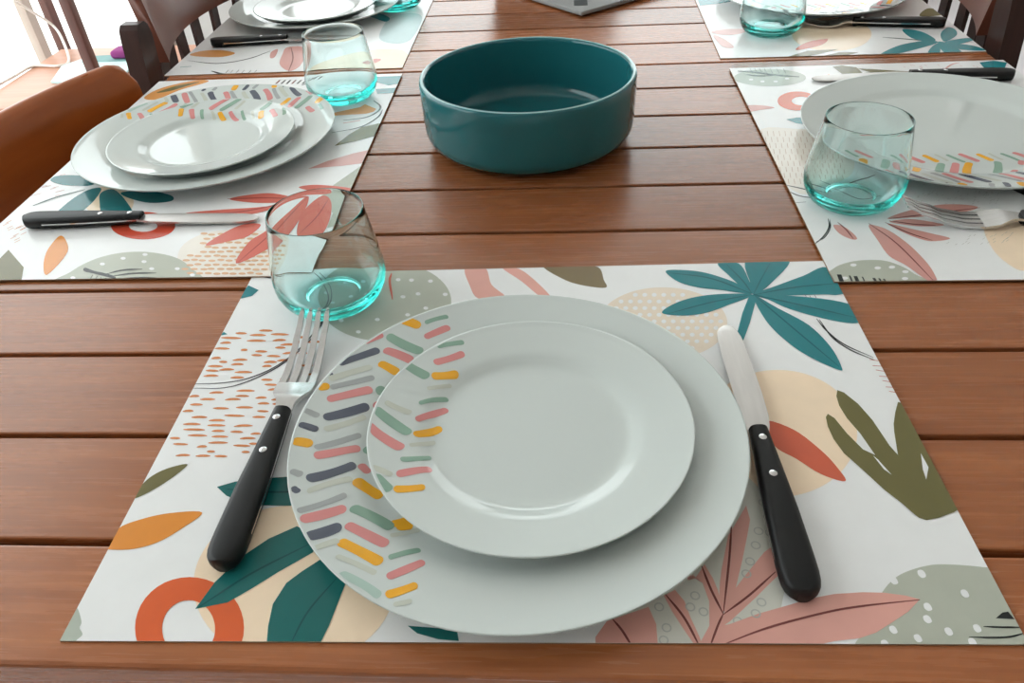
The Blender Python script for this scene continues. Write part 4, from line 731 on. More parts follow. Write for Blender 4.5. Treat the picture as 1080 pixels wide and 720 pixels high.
('L','greydash',1,[-17.9,-92.2,-15.8,-90.4],0.6),
('L','greydash',1,[-37.1,-97.3,-35.1,-95.5],0.6),
('L','greydash',1,[8.8,-95.7,10.9,-93.9],0.58),
('L','greydash',1,[-1.5,-94.2,0.7,-92.4],0.59),
('L','greydash',1,[13.3,-96.6,15.5,-94.8],0.58),
('L','greydash',1,[-48.3,-95.1,-46.3,-93.3],0.61),
('L','greydash',1,[5.1,-107.5,7.2,-105.7],0.57),
('L','greydash',1,[3.7,-103.7,5.9,-101.9],0.58),
('L','greydash',1,[-47.8,-98.1,-45.8,-96.3],0.61),
('L','greydash',1,[-29.9,-113.2,-27.8,-111.4],0.58),
('L','greydash',1,[-43.5,-96.1,-41.4,-94.2],0.61),
('L','greydash',1,[4.1,-95.1,6.2,-93.3],0.59),
('L','greydash',1,[11.1,-99.5,13.2,-97.7],0.58),
('L','greydash',1,[-19.5,-106.3,-17.5,-104.6],0.58),
('L','greydash',1,[8.8,-94.4,11,-92.6],0.59),
('L','greydash',1,[3.7,-96.5,5.9,-94.7],0.59),
('L','greydash',1,[-3.6,-92.8,-1.5,-91],0.59),
('L','greydash',1,[-1.7,-96.3,0.4,-94.5],0.59),
('L','greydash',1,[-39,-91.5,-36.9,-89.6],0.61),
('L','greydash',1,[-33.3,-98.4,-31.2,-96.6],0.6),
('L','greydash',1,[9,-106.3,11.1,-104.5],0.57),
('L','greydash',1,[-36,-112.9,-34,-111.2],0.58),
('L','greydash',1,[-42.8,-95.4,-40.8,-93.6],0.61),
('L','greydash',1,[4,-113.6,6.1,-111.9],0.57),
('L','greydash',1,[-14.4,-113.5,-12.3,-111.8],0.57),
('L','greydash',1,[-56.1,-110.3,-54.1,-108.5],0.6),
('L','greydash',1,[-10.3,-106.9,-8.3,-105.1],0.58),
('L','greydash',1,[4.2,-94.9,6.3,-93],0.59),
('L','greydash',1,[-40.3,-93.8,-38.2,-92],0.61),
('L','greydash',1,[-24.6,-103.6,-22.5,-101.8],0.59),
('L','greydash',1,[-18.8,-99.7,-16.7,-97.9],0.59),
('L','greydash',1,[-9.2,-110.7,-7.1,-108.9],0.57),
('L','greydash',1,[-1,-93.1,1.1,-91.3],0.59),
('L','greydash',1,[-44.2,-95.5,-42.1,-93.7],0.61),
('P','black',1,[28,-89.7,39.5,-86.7,44.8,-95.5,33.4,-100.1])],
'farleft': [
('S','orange2',1,[-153.8,-145.5,-143.1,-130.8,-116.2,-129.5,-89.4,-144.1,-101.9,-158.4,-131.1,-155.5]),
('L','black',2,[-97.8,-214,-76.8,-226.3,-44.1,-225.8],3.51),
('L','black',2,[-75.4,-223,-75.3,-212.5],1.86),
('L','black',2,[-68.9,-223.6,-68.7,-213.1],1.86),
('L','black',2,[-61.1,-224.3,-60.8,-213.8],1.85),
('L','black',2,[-53.2,-225,-52.9,-214.6],1.85),
('L','black',2,[-44.1,-225.8,-43.7,-215.4],1.84),
('L','black',2,[-36.4,-226.5,-35.9,-216.1],1.84),
('S','pinkrose',1,[-38,-145.4,-31.9,-134.2,-26.6,-165.9,-32.3,-169.1]),
('S','pinkrose',1,[-11,-197,-19.2,-155.1,-20.4,-127.4,3.2,-129.9,15.1,-170,18.5,-207,9.3,-223.7]),
('L','maroon',2,[9,-227.2,1.1,-176.1,-14.8,-128],1.62),
('L','dkline',1,[-147.3,-169.2,-99.1,-185,-62.2,-169.9,-40.6,-141.2],2.08),
('S','peach',0,[31.1,-225.7,67,-175.1,113.6,-149.2,152.6,-164.8,159.7,-240.9]),
('S','coral2',1,[104.3,-200.8,114.3,-187.2,124,-191.8,116.5,-205.6]),
('S','teal2',1,[65.9,13.7,82.1,21.5,103.1,-5.5,100.6,-24.1,83.2,-7.8]),
('S','bluepale',0,[104.5,-99.7,102.4,-10.2,127.3,15.8,152.3,-6.8,152.6,-105,133.5,-127.6]),
('L','teal2',1,[-147.7,-195.1,-132.9,-192.8],4.16)],
'farright': [
('S','peach',0,[45.2,-149.2,39.7,-164.1,32.1,-177.7,23,-189.5,12.7,-198.9,1.7,-205.6,-9.4,-209.4,-20.2,-210.1,-30.3,-207.7,-39.2,-202.2,-46.5,-193.8,-51.8,-182.9,-54.8,-169.9,-55.4,-155.4,-53.3,-140,-48.7,-124.4,-41.6,-109.5,-32.4,-96.2,-21.6,-85.1,-9.6,-77.1,2.7,-72.6,14.7,-71.9,25.8,-75,35.1,-81.8,42.4,-91.7,47.1,-104.2,49.1,-118.4,48.5,-133.7]),
('S','coral',1,[-61.2,-199.3,-40.8,-173.6,-13.8,-163.4,-25.7,-185.2,-53.5,-201]),
('P','olive',1,[-82,-229.8,-48.4,-206.4,-9.5,-203.7,-33.5,-217.4,-60,-229.6]),
('P','olive',1,[-37.6,-227.6,-12.5,-215.2,10.6,-217.1,-9.5,-228]),
('S','teal2',2,[32.5,-227.6,66,-195.2,102.3,-181.2,113.7,-189.3,79.3,-212.2,49.7,-227.1]),
('S','teal2',2,[88.7,-134.1,108.3,-144.7,114.9,-177.1,103.7,-186.4,88.6,-169.6]),
('S','teal2',2,[128.3,-157.4,145.6,-131.9,152.4,-140.2,145.1,-164.3,122.8,-186.1]),
('S','teal2',2,[122.1,-188,152,-175.3,159.1,-183.2,134.4,-197.2]),
('S','teal2',2,[123,-194.2,148,-202.3,156.4,-222.5,127.6,-215.3]),
('S','teal2',2,[114.4,-187.3,124.7,-196.3,128,-230.6,108.3,-226.2]),
('S','teal2',2,[114.2,-192.4,100.4,-231.2,87.9,-230.2,100,-206.1]),
('L','greystem',1,[55,-163.3,85.4,-174.5,111.4,-187.1],3.38),
('P','teal2',1,[-153.8,31.7,-139.4,45.4,-98.8,35.3,-108.7,16.4,-127.7,8.7,-154.7,2.1]),
('S','pinkpale',1,[-155.1,-122.3,-134.8,-112,-110.1,-114.4,-115.2,-130.2,-138.4,-136]),
('S','pinkpale',1,[-154.2,-134.5,-141.3,-155.3,-135.2,-186,-148.7,-181.1]),
('S','olive',1,[128.9,-79.6,150.2,-46.4,161.8,-56.7,157.8,-78.3])]}
BIG_STROKES = [[-103.8,77.3,-94.1,85.4,5.3,'pk'],[-115.8,55.8,-94.1,71.1,5.8,'ch'],[-119.6,45.1,-118.9,46.1,3.7,'ch'],[-123.5,33.3,-118.8,35.1,6.6,'ye'],[-116.5,34.5,-93.0,46.8,4.5,'gr'],[-115.7,24.3,-92.7,36.5,6.3,'pk'],[-114.4,9.4,-92.4,22.7,6.9,'ch'],[-127.3,13.1,-118.7,9.7,4.2,'gr'],[-127.0,1.3,-116.8,-1.2,4.7,'ch'],[-126.9,-12.2,-117.3,-12.9,6.5,'ye'],[-114.1,-14.8,-92.2,-0.6,4.4,'gr'],[-112.5,-21.1,-90.8,-10.9,5.9,'pk'],[-89.3,84.9,-66.4,73.6,7.1,'gn'],[-89.5,71.7,-71.5,64.8,6.7,'pk'],[-90.7,59.7,-79.1,53.4,6.4,'ye'],[-88.3,36.5,-85.4,36.3,5.7,'gn'],[-81.9,100.4,-70.8,96.0,7.5,'ye'],[-66.4,99.8,-52.4,106.6,3.9,'gn'],[-64.8,86.7,-50.6,96.7,5.7,'pk'],[-118.8,41.4,-96.1,55.7,4.9,'pale'],[-112.2,-0.0,-92.2,14.0,4.5,'pale'],[-112.0,-38.4,-90.6,-24.3,6.4,'ch'],[-122.1,-34.6,-116.4,-36.4,4.5,'gr'],[-118.1,-46.4,-114.4,-48.5,4.1,'ch'],[-110.8,-61.6,-90.0,-47.3,4.1,'gr'],[-107.4,-66.9,-88.4,-56.7,6.4,'pk'],[-101.5,-77.5,-87.9,-69.2,6.8,'ch'],[-87.0,-23.2,-82.2,-27.6,5.0,'pk'],[-86.9,-35.7,-72.3,-44.4,6.9,'ye'],[-84.2,-56.1,-62.4,-66.1,6.7,'gn'],[-84.0,-67.9,-62.3,-78.3,6.0,'pk'],[-84.9,-79.3,-62.9,-90.2,6.0,'ye'],[-58.9,-65.3,-52.4,-63.1,5.2,'ye'],[-58.9,-86.7,-45.3,-80.1,3.5,'gn'],[-57.1,-98.7,-42.1,-88.3,4.8,'pk'],[-55.5,-109.4,-43.2,-102.8,4.9,'ye'],[-79.9,-99.4,-59.3,-110.4,4.7,'gn2'],[-109.5,-47.7,-89.5,-35.4,4.2,'pale'],[-96.3,-85.4,-86.2,-78.7,3.8,'pale'],[-84.3,-88.6,-63.8,-97.1,3.2,'pale'],[-51.2,-114.7,-43.9,-112.1,2.8,'pale'],[-88.5,38.5,-66,27,6.6,'gn'],[-88,26,-66,15,6.4,'pk'],[-87.5,14.5,-66,3.5,6.6,'ye'],[-87,-10,-65,-20,6.6,'gn'],[-71,-37,-64,-41,5,'pk'],[-64,53,-49,62,3.7,'gn'],[-63,41,-48,51,5.3,'pk'],[-62,29,-49,36,5.2,'ye'],[-61,20,-48,26,3,'pale'],[-64,7,-49,16,3.7,'gn'],[-63,-5,-48,5,5.3,'pk'],[-62,-17,-49,-10,5.2,'ye'],[-61,-26,-48,-20,3,'pale'],[-64,-39,-49,-30,3.7,'gn'],[-63,-51,-48,-41,5.3,'pk'],[-62,-63,-49,-56,5.2,'ye'],[-61,-72,-48,-66,3,'pale']]
SMALL_STROKES = [[-67.6,62.4,-63.4,64.9,4.9,'ye'],[-59.9,65.9,-44.7,70.8,4.0,'gn'],[-60.3,52.3,-44.0,61.5,5.5,'pk'],[-60.2,41.2,-46.3,44.7,6.4,'ye'],[-77.4,47.7,-63.8,40.0,6.5,'gn'],[-82.8,40.4,-66.1,27.5,6.2,'pk'],[-87.0,31.3,-68.8,15.0,6.3,'ye'],[-65.3,17.9,-50.1,25.1,3.4,'gn'],[-65.1,4.9,-49.7,16.9,4.6,'pk'],[-64.5,-6.7,-51.6,1.9,5.3,'ye'],[-89.2,8.9,-68.0,-6.4,6.3,'gn'],[-90.8,-4.5,-70.1,-18.5,6.2,'pk'],[-90.4,-16.2,-71.4,-30.3,5.9,'ye'],[-68.7,-27.1,-54.0,-22.3,3.7,'gn'],[-68.5,-38.6,-52.6,-32.0,5.2,'pk'],[-68.0,-49.4,-54.0,-45.9,5.1,'ye'],[-80.9,-42.3,-71.3,-50.5,7.3,'gn'],[-62.2,30.4,-49.1,35.5,3.0,'pale'],[-65.8,-15.6,-53.5,-9.4,3.2,'pale'],[-82.6,-35.4,-71.9,-39.6,3.7,'pale'],[-84.4,15.4,-69.6,9.5,4.0,'pale']]
import bpy, bmesh, math, random
from mathutils import Vector, Matrix
C = bpy.context.scene.collection
random.seed(11)
TZ = 0.75                                   # height of the table top
PI = math.pi

# ------------------------------------------------------------------ helpers
def lin(r, g, b):
    def f(c):
        c /= 255.0
        return c / 12.92 if c <= 0.04045 else ((c + 0.055) / 1.055) ** 2.4
    return (f(r), f(g), f(b), 1.0)

def link(o, parent=None):
    C.objects.link(o)
    if parent is not None:
        o.parent = parent
    return o

def obj(name, bm, mats, parent=None, smooth=True, auto=35):
    me = bpy.data.meshes.new(name)
    bmesh.ops.recalc_face_normals(bm, faces=bm.faces[:]) if auto != 'keep' else None
    bm.to_mesh(me); bm.free()
    for m in (mats if isinstance(mats, (list, tuple)) else [mats]):
        me.materials.append(m)
    if smooth:
        me.polygons.foreach_set('use_smooth', [True] * len(me.polygons))
        if auto not in (None, 'keep'):
            me.set_sharp_from_angle(angle=math.radians(auto))
    return link(bpy.data.objects.new(name, me), parent)

def thing(name, label, cat, loc=(0, 0, 0), rz=0.0, group=None):
    o = bpy.data.objects.new(name, None)
    o.empty_display_size = 0.05
    o.location = loc; o.rotation_euler = (0, 0, rz)
    return tag(link(o), label, cat, group)

def tag(o, label, cat, group=None):
    o['label'] = label; o['category'] = cat
    if group: o['group'] = group
    return o

def struct(o):
    o['kind'] = 'structure'
    return o

def dup(root, loc, rz, label, name=None):
    r = root.copy(); C.objects.link(r)
    r.location = loc; r.rotation_euler = (0, 0, rz); r['label'] = label
    for ch in list(root.children):
        c = ch.copy(); C.objects.link(c); c.parent = r
        for g in ch.children:
            d = g.copy(); C.objects.link(d); d.parent = c
    return r

def box(bm, x0, x1, y0, y1, z0, z1, bev=0.0, seg=2, mat=0):
    vs = [bm.verts.new((x, y, z)) for x in (x0, x1) for y in (y0, y1) for z in (z0, z1)]
    fs = [bm.faces.new([vs[i] for i in q]) for q in ((0, 1, 3, 2), (4, 6, 7, 5), (0, 4, 5, 1), (2, 3, 7, 6), (0, 2, 6, 4), (1, 5, 7, 3))]
    for f in fs: f.material_index = mat
    if bev:
        es = list({e for f in fs for e in f.edges})
        r = bmesh.ops.bevel(bm, geom=es, offset=bev, segments=seg, affect='EDGES', profile=0.5)
        for f in r['faces']: f.material_index = mat
    return bm

def catmull(pts, n=6, closed=False):
    P = [Vector(p) for p in pts]; out = []
    N = len(P); rng = range(N) if closed else range(N - 1)
    for i in rng:
        p1, p2 = P[i], P[(i + 1) % N]
        p0 = P[(i - 1) % N] if closed or i > 0 else p1 * 2 - p2
        p3 = P[(i + 2) % N] if closed or i + 2 < N else p2 * 2 - p1
        for k in range(n):
            t = k / n
            out.append(0.5 * ((2 * p1) + (p2 - p0) * t + (2 * p0 - 5 * p1 + 4 * p2 - p3) * t * t + (3 * p1 - p0 - 3 * p2 + p3) * t ** 3))
    if not closed: out.append(P[-1])
    return out

def lathe(bm, prof, seg=96, closed=False):
    """revolve (r, z) points about Z; r == 0 ends become poles"""
    rings = []
    for r, z in prof:
        if r < 1e-6: rings.append([bm.verts.new((0, 0, z))])
        else: rings.append([bm.verts.new((r * math.cos(2 * PI * i / seg), r * math.sin(2 * PI * i / seg), z)) for i in range(seg)])
    for a, b in zip(rings, rings[1:] + ([rings[0]] if closed else [])):
        for i in range(seg):
            j = (i + 1) % seg
            if len(a) == 1 and len(b) == 1: continue
            if len(a) == 1: bm.faces.new((a[0], b[i], b[j]))
            elif len(b) == 1: bm.faces.new((a[i], b[0], a[j]))
            else: bm.faces.new((a[i], b[i], b[j], a[j]))
    return bm

def tube(bm, pts, rad, seg=10):
    P = [Vector(p) for p in pts]; rings = []
    up = Vector((0, 0, 1))
    for i, p in enumerate(P):
        d = (P[min(i + 1, len(P) - 1)] - P[max(i - 1, 0)]).normalized()
        a = d.cross(up)
        if a.length < 1e-4: a = d.cross(Vector((1, 0, 0)))
        a.normalize(); b = d.cross(a)
        r = rad[i] if isinstance(rad, (list, tuple)) else rad
        rings.append([bm.verts.new(p + r * (math.cos(2 * PI * k / seg) * a + math.sin(2 * PI * k / seg) * b)) for k in range(seg)])
    for a, b in zip(rings, rings[1:]):
        for k in range(seg): bm.faces.new((a[k], a[(k + 1) % seg], b[(k + 1) % seg], b[k]))
    bm.faces.new(rings[0]); bm.faces.new(list(reversed(rings[-1])))
    return bm

def loft(bm, sections):
    """sections: lists of equal numbers of points, skinned and capped"""
    R = [[bm.verts.new(p) for p in s] for s in sections]
    for a, b in zip(R, R[1:]):
        n = len(a)
        for k in range(n): bm.faces.new((a[k], a[(k + 1) % n], b[(k + 1) % n], b[k]))
    bm.faces.new(list(reversed(R[0]))); bm.faces.new(R[-1])
    return bm

# ------------------------------------------------------------------ materials
def mat(name, col, rough=0.5, spec=0.5, metal=0.0, var=0.04, scale=30.0, coat=0.0, bump=0.0, stretch=None):
    m = bpy.data.materials.new(name); m.use_nodes = True
    nt = m.node_tree; N = nt.nodes; L = nt.links
    b = N['Principled BSDF']
    b.inputs['Roughness'].default_value = rough
    b.inputs['Metallic'].default_value = metal
    b.inputs['Specular IOR Level'].default_value = spec
    if coat:
        b.inputs['Coat Weight'].default_value = coat; b.inputs['Coat Roughness'].default_value = 0.05
    tc = N.new('ShaderNodeTexCoord'); mp = N.new('ShaderNodeMapping'); nz = N.new('ShaderNodeTexNoise')
    if stretch: mp.inputs['Scale'].default_value = stretch
    nz.inputs['Scale'].default_value = scale; nz.inputs['Detail'].default_value = 4
    L.new(tc.outputs['Object'], mp.inputs['Vector']); L.new(mp.outputs['Vector'], nz.inputs['Vector'])
    cr = N.new('ShaderNodeValToRGB')
    c = col
    cr.color_ramp.elements[0].position = 0.3; cr.color_ramp.elements[1].position = 0.7
    cr.color_ramp.elements[0].color = [max(0, v * (1 - var)) for v in c[:3]] + [1]
    cr.color_ramp.elements[1].color = [min(1, v * (1 + var)) for v in c[:3]] + [1]
    L.new(nz.outputs['Fac'], cr.inputs['Fac']); L.new(cr.outputs['Color'], b.inputs['Base Color'])
    if bump:
        bp = N.new('ShaderNodeBump'); bp.inputs['Strength'].default_value = bump; bp.inputs['Distance'].default_value = 0.001
        L.new(nz.outputs['Fac'], bp.inputs['Height']); L.new(bp.outputs['Normal'], b.inputs['Normal'])
    return m

def wood(name, dark, light, rough=0.35, grain=(1.2, 26.0, 26.0), board=None, spec=0.5, bump=0.15):
    """streaky wood; grain = object-space stretch; board = (axis, origin, pitch) gives every board its own tone"""
    m = bpy.data.materials.new(name); m.use_nodes = True
    nt = m.node_tree; N = nt.nodes; L = nt.links
    b = N['Principled BSDF']; b.inputs['Specular IOR Level'].default_value = spec
    tc = N.new('ShaderNodeTexCoord'); mp = N.new('ShaderNodeMapping'); mp.inputs['Scale'].default_value = grain
    vec = tc.outputs['Object']
    if board:
        ax, org, pitch = board
        sx = N.new('ShaderNodeSeparateXYZ'); L.new(vec, sx.inputs[0])
        s = N.new('ShaderNodeMath'); s.operation = 'SUBTRACT'; s.inputs[1].default_value = org; L.new(sx.outputs[ax], s.inputs[0])
        d = N.new('ShaderNodeMath'); d.operation = 'DIVIDE'; d.inputs[1].default_value = pitch; L.new(s.outputs[0], d.inputs[0])
        fl = N.new('ShaderNodeMath'); fl.operation = 'FLOOR'; L.new(d.outputs[0], fl.inputs[0])
        wn = N.new('ShaderNodeTexWhiteNoise'); wn.noise_dimensions = '1D'; L.new(fl.outputs[0], wn.inputs['W'])
        sc = N.new('ShaderNodeVectorMath'); sc.operation = 'SCALE'; sc.inputs['Scale'].default_value = 7.0; L.new(wn.outputs['Color'], sc.inputs[0])
        ad = N.new('ShaderNodeVectorMath'); ad.operation = 'ADD'; L.new(vec, ad.inputs[0]); L.new(sc.outputs[0], ad.inputs[1])
        vec = ad.outputs[0]
    L.new(vec, mp.inputs['Vector'])
    n1 = N.new('ShaderNodeTexNoise'); n1.inputs['Scale'].default_value = 3.0; n1.inputs['Detail'].default_value = 8; n1.inputs['Roughness'].default_value = 0.62
    n2 = N.new('ShaderNodeTexNoise'); n2.inputs['Scale'].default_value = 14.0; n2.inputs['Detail'].default_value = 6
    L.new(mp.outputs['Vector'], n1.inputs['Vector']); L.new(mp.outputs['Vector'], n2.inputs['Vector'])
    mx = N.new('ShaderNodeMath'); mx.operation = 'MULTIPLY_ADD'; mx.inputs[1].default_value = 0.35
    L.new(n2.outputs['Fac'], mx.inputs[0])
    m2 = N.new('ShaderNodeMath'); m2.operation = 'MULTIPLY'; m2.inputs[1].default_value = 0.65
    L.new(n1.outputs['Fac'], m2.inputs[0]); L.new(m2.outputs[0], mx.inputs[2])
    cr = N.new('ShaderNodeValToRGB'); e = cr.color_ramp.elements
    e[0].position = 0.22; e[0].color = dark; e[1].position = 0.80; e[1].color = light
    L.new(mx.outputs[0], cr.inputs['Fac'])
    col = cr.outputs['Color']
    if board:
        hv = N.new('ShaderNodeHueSaturation')
        mr = N.new('ShaderNodeMapRange'); mr.inputs['To Min'].default_value = 0.74; mr.inputs['To Max'].default_value = 1.18
        L.new(wn.outputs['Value'], mr.inputs['Value']); L.new(mr.outputs[0], hv.inputs['Value']); L.new(col, hv.inputs['Color'])
        col = hv.outputs['Color']
    L.new(col, b.inputs['Base Color'])
    rr = N.new('ShaderNodeMapRange'); rr.inputs['To Min'].default_value = rough - 0.07; rr.inputs['To Max'].default_value = rough + 0.10
    L.new(n2.outputs['Fac'], rr.inputs['Value']); L.new(rr.outputs[0], b.inputs['Roughness'])
    bp = N.new('ShaderNodeBump'); bp.inputs['Strength'].default_value = bump; bp.inputs['Distance'].default_value = 0.0006
    L.new(mx.outputs[0], bp.inputs['Height']); L.new(bp.outputs['Normal'], b.inputs['Normal'])
    return m

def glass(name, tint, density):
    m = bpy.data.materials.new(name); m.use_nodes = True
    nt = m.node_tree; N = nt.nodes; L = nt.links
    N.remove(N['Principled BSDF']); out = N['Material Output']
    g = N.new('ShaderNodeBsdfGlass'); g.inputs['IOR'].default_value = 1.47; g.inputs['Roughness'].default_value = 0.0
    g.inputs['Color'].default_value = (0.985, 1, 1, 1)
    v = N.new('ShaderNodeVolumeAbsorption'); v.inputs['Color'].default_value = tint; v.inputs['Density'].default_value = density
    L.new(g.outputs[0], out.inputs['Surface']); L.new(v.outputs[0], out.inputs['Volume'])
    return m

def pane_mat(name):
    m = bpy.data.materials.new(name); m.use_nodes = True
    nt = m.node_tree; N = nt.nodes; L = nt.links
    N.remove(N['Principled BSDF']); out = N['Material Output']
    t = N.new('ShaderNodeBsdfTransparent'); t.inputs['Color'].default_value = (0.96, 0.985, 0.98, 1)
    g = N.new('ShaderNodeBsdfGlossy'); g.inputs['Roughness'].default_value = 0.01
    w = N.new('ShaderNodeLayerWeight'); w.inputs['Blend'].default_value = 0.5
    p = N.new('ShaderNodeMath'); p.operation = 'POWER'; p.inputs[1].default_value = 5.0; L.new(w.outputs['Facing'], p.inputs[0])
    f = N.new('ShaderNodeMath'); f.operation = 'MULTIPLY_ADD'; f.inputs[1].default_value = 0.5; f.inputs[2].default_value = 0.03; L.new(p.outputs[0], f.inputs[0])
    mx = N.new('ShaderNodeMixShader')
    L.new(f.outputs[0], mx.inputs[0]); L.new(t.outputs[0], mx.inputs[1]); L.new(g.outputs[0], mx.inputs[2]); L.new(mx.outputs[0], out.inputs['Surface'])
    return m

Y0, PITCH = -0.0515, 0.07931
M_TABLE = wood('oiled_hardwood', lin(128, 70, 38), lin(182, 114, 68), rough=0.25, board=('Y', Y0, PITCH), spec=0.45)
M_TLEG = wood('table_leg_wood', lin(90, 52, 34), lin(150, 96, 66), rough=0.45, grain=(26, 26, 1.5))
M_ORANGEWOOD = wood('honey_brown_chair_wood', lin(150, 74, 26), lin(188, 102, 42), rough=0.3, grain=(3, .8, 6), bump=0.0)
M_DARKWOOD = wood('dark_brown_chair_wood', lin(40, 22, 19), lin(62, 37, 30), rough=0.34, grain=(20, 20, 1.5), bump=0.0, spec=0.22)

M_BENCH = wood('bench_wood', lin(170, 112, 84), lin(205, 150, 120), rough=0.4, grain=(1.4, 20, 20))
M_POST = wood('post_wood', lin(84, 48, 40), lin(112, 66, 54), rough=0.4, grain=(20, 20, 1.4))
M_PALEPOST = mat('pale_grey_brown_paint', lin(190, 172, 160), 0.5)
M_PORC = mat('white_porcelain', lin(206, 213, 210), 0.06, 0.30, var=0.008, scale=12)
M_BOWL = mat('teal_glaze', lin(32, 100, 106), 0.10, 0.5, var=0.05, scale=9)
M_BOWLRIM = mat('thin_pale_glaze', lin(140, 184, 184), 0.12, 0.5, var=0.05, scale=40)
M_STEEL = mat('brushed_steel', lin(205, 205, 205), 0.22, metal=1.0, var=0.05, scale=8, stretch=(40, 2, 40))
M_BLADE = mat('dull_knife_steel', lin(192, 189, 186), 0.34, metal=1.0, var=0.06, scale=8, stretch=(40, 3, 40))
M_HANDLE = mat('black_plastic', lin(15, 16, 17), 0.42, 0.3, var=0.1, scale=60)
M_RIVET = mat('rivet_metal', lin(220, 220, 220), 0.25, metal=1.0, var=0.02)
M_GLASS = glass('aqua_tinted_glass', (0.16, 0.90, 0.87, 1), 48)
M_PANE = pane_mat('window_glass')
M_WALL = mat('off_white_wall_paint', lin(222, 219, 215), 0.7, 0.3, var=0.02, scale=6)
M_FLOOR = mat('pale_floor_tile', lin(226, 222, 226), 0.35, 0.5, var=0.03, scale=3)
M_TERR = mat('pale_terrace_paving', lin(230, 228, 224), 0.8, 0.3, var=0.04, scale=4)
M_RAILWOOD = mat('red_brown_chair_wood', lin(104, 58, 44), 0.28, 0.4, var=0.12, scale=2.5)
M_GREY = mat('grey_plastic_case', lin(150, 152, 152), 0.35, 0.5, var=0.03, scale=40)
M_DGREY = mat('dark_grey_plastic', lin(60, 66, 66), 0.45, 0.4, var=0.05, scale=40)
M_CORD = mat('white_cable', lin(236, 228, 220), 0.5, 0.4, var=0.02)
M_AQUA = mat('pale_aqua_paper', lin(205, 232, 230), 0.6, 0.3, var=0.06, scale=14)
M_TEALP = mat('grey_teal_paper', lin(120, 160, 158), 0.6, 0.3, var=0.05, scale=14)
M_PURP = mat('purple_fabric', lin(140, 60, 120), 0.7, 0.2, var=0.08, scale=40)
M_PAPER = mat('white_paper_edge', lin(225, 225, 222), 0.8, 0.2, var=0.03)

PRINT = dict(white=(240, 241, 241), dotpeach=(236, 222, 204), peach=(250, 226, 197), peach2=(236, 216, 188), cream=(214, 214, 204), sage=(184, 188, 174),
             sage2=(180, 188, 176), coral=(212, 104, 78), coral2=(196, 92, 72), pink=(228, 170, 158), teal=(38, 128, 136), tealdark=(22, 96, 108), olive=(112, 106, 66),
             olive2=(128, 112, 82), black=(36, 40, 40), maroon=(126, 70, 66), greyring=(188, 190, 184), orange=(228, 146, 62), ring=(222, 102, 58), ring2=(206, 80, 58),
             tealdk=(30, 106, 104), tealvein=(18, 78, 80), tealdk2=(36, 112, 116), dash=(216, 138, 88), orangehalo=(238, 229, 218), dkline=(58, 54, 62),
             peachdash=(222, 178, 140), creamwash=(238, 231, 221), salmon=(214, 112, 98), salmondk=(170, 78, 72), pinkpale=(222, 172, 166), teal2=(52, 138, 146),
             orange2=(224, 156, 90), greystem=(90, 110, 104), coraldash=(214, 170, 168), greyolive=(150, 156, 152), pinkrose=(216, 158, 150), browndash=(186, 150, 126),
             bluepale=(190, 206, 208), greydash=(176, 174, 166))
M_PRINT = {k: mat('print_' + k, lin(*v), 0.22, 0.28, var=0.025, scale=60) for k, v in PRINT.items()}
M_MAT = mat('placemat_white_vinyl', lin(240, 241, 241), 0.22, 0.28, var=0.012, scale=60)
M_MATEDGE = mat('placemat_core_edge', lin(150, 122, 98), 0.8, 0.2)
STROKE = dict(pk=(214, 138, 136), ye=(236, 170, 36), gn=(138, 170, 152), gn2=(172, 196, 186), ch=(84, 90, 104), gr=(164, 168, 168), pale=(196, 200, 188))
M_STROKE = {k: mat('glaze_' + k, lin(*v), 0.09, 0.5, var=0.03, scale=80) for k, v in STROKE.items()}
SKEYS = list(STROKE)

# ------------------------------------------------------------------ the setting
FX0, FX1, FY0, FY1, CZ = -1.46, 2.7, -2.4, 3.7, 2.75
def slab(name, m, *b):
    bm = bmesh.new(); box(bm, *b); return struct(obj(name, bm, m, smooth=False))
slab('floor', M_FLOOR, FX0 - 0.1, FX1 + 0.1, FY0 - 0.1, FY1 + 0.1, -0.1, 0.0)
slab('ceiling', M_WALL, FX0 - 0.1, FX1 + 0.1, FY0 - 0.1, FY1 + 0.1, CZ, CZ + 0.1)
slab('wall_right', M_WALL, FX1, FX1 + 0.1, FY0 - 0.1, FY1 + 0.1, 0, CZ)
slab('wall_front', M_WALL, FX0 - 0.1, FX1, FY0 - 0.1, FY0, 0, CZ)
bm = bmesh.new()
WX0, WX1, WZ0, WZ1 = -1.40, 1.55, 0.45, 2.60
box(bm, FX0 - 0.1, FX1, FY1, FY1 + 0.1, 0, WZ0); box(bm, FX0 - 0.1, FX1, FY1, FY1 + 0.1, WZ1, CZ)
box(bm, FX0 - 0.1, WX0, FY1, FY1 + 0.1, WZ0, WZ1); box(bm, WX1, FX1, FY1, FY1 + 0.1, WZ0, WZ1)
struct(obj('wall_back', bm, M_WALL, smooth=False))
bm = bmesh.new()
DZ = 2.3; DY0, DY1 = -0.6, 2.72
box(bm, FX0 - 0.1, FX0, FY0, FY1, DZ, CZ); box(bm, FX0 - 0.1, FX0, FY0, DY0, 0, DZ); box(bm, FX0 - 0.1, FX0, DY1, FY1, 0, DZ)
struct(obj('wall_left', bm, M_WALL, smooth=False))
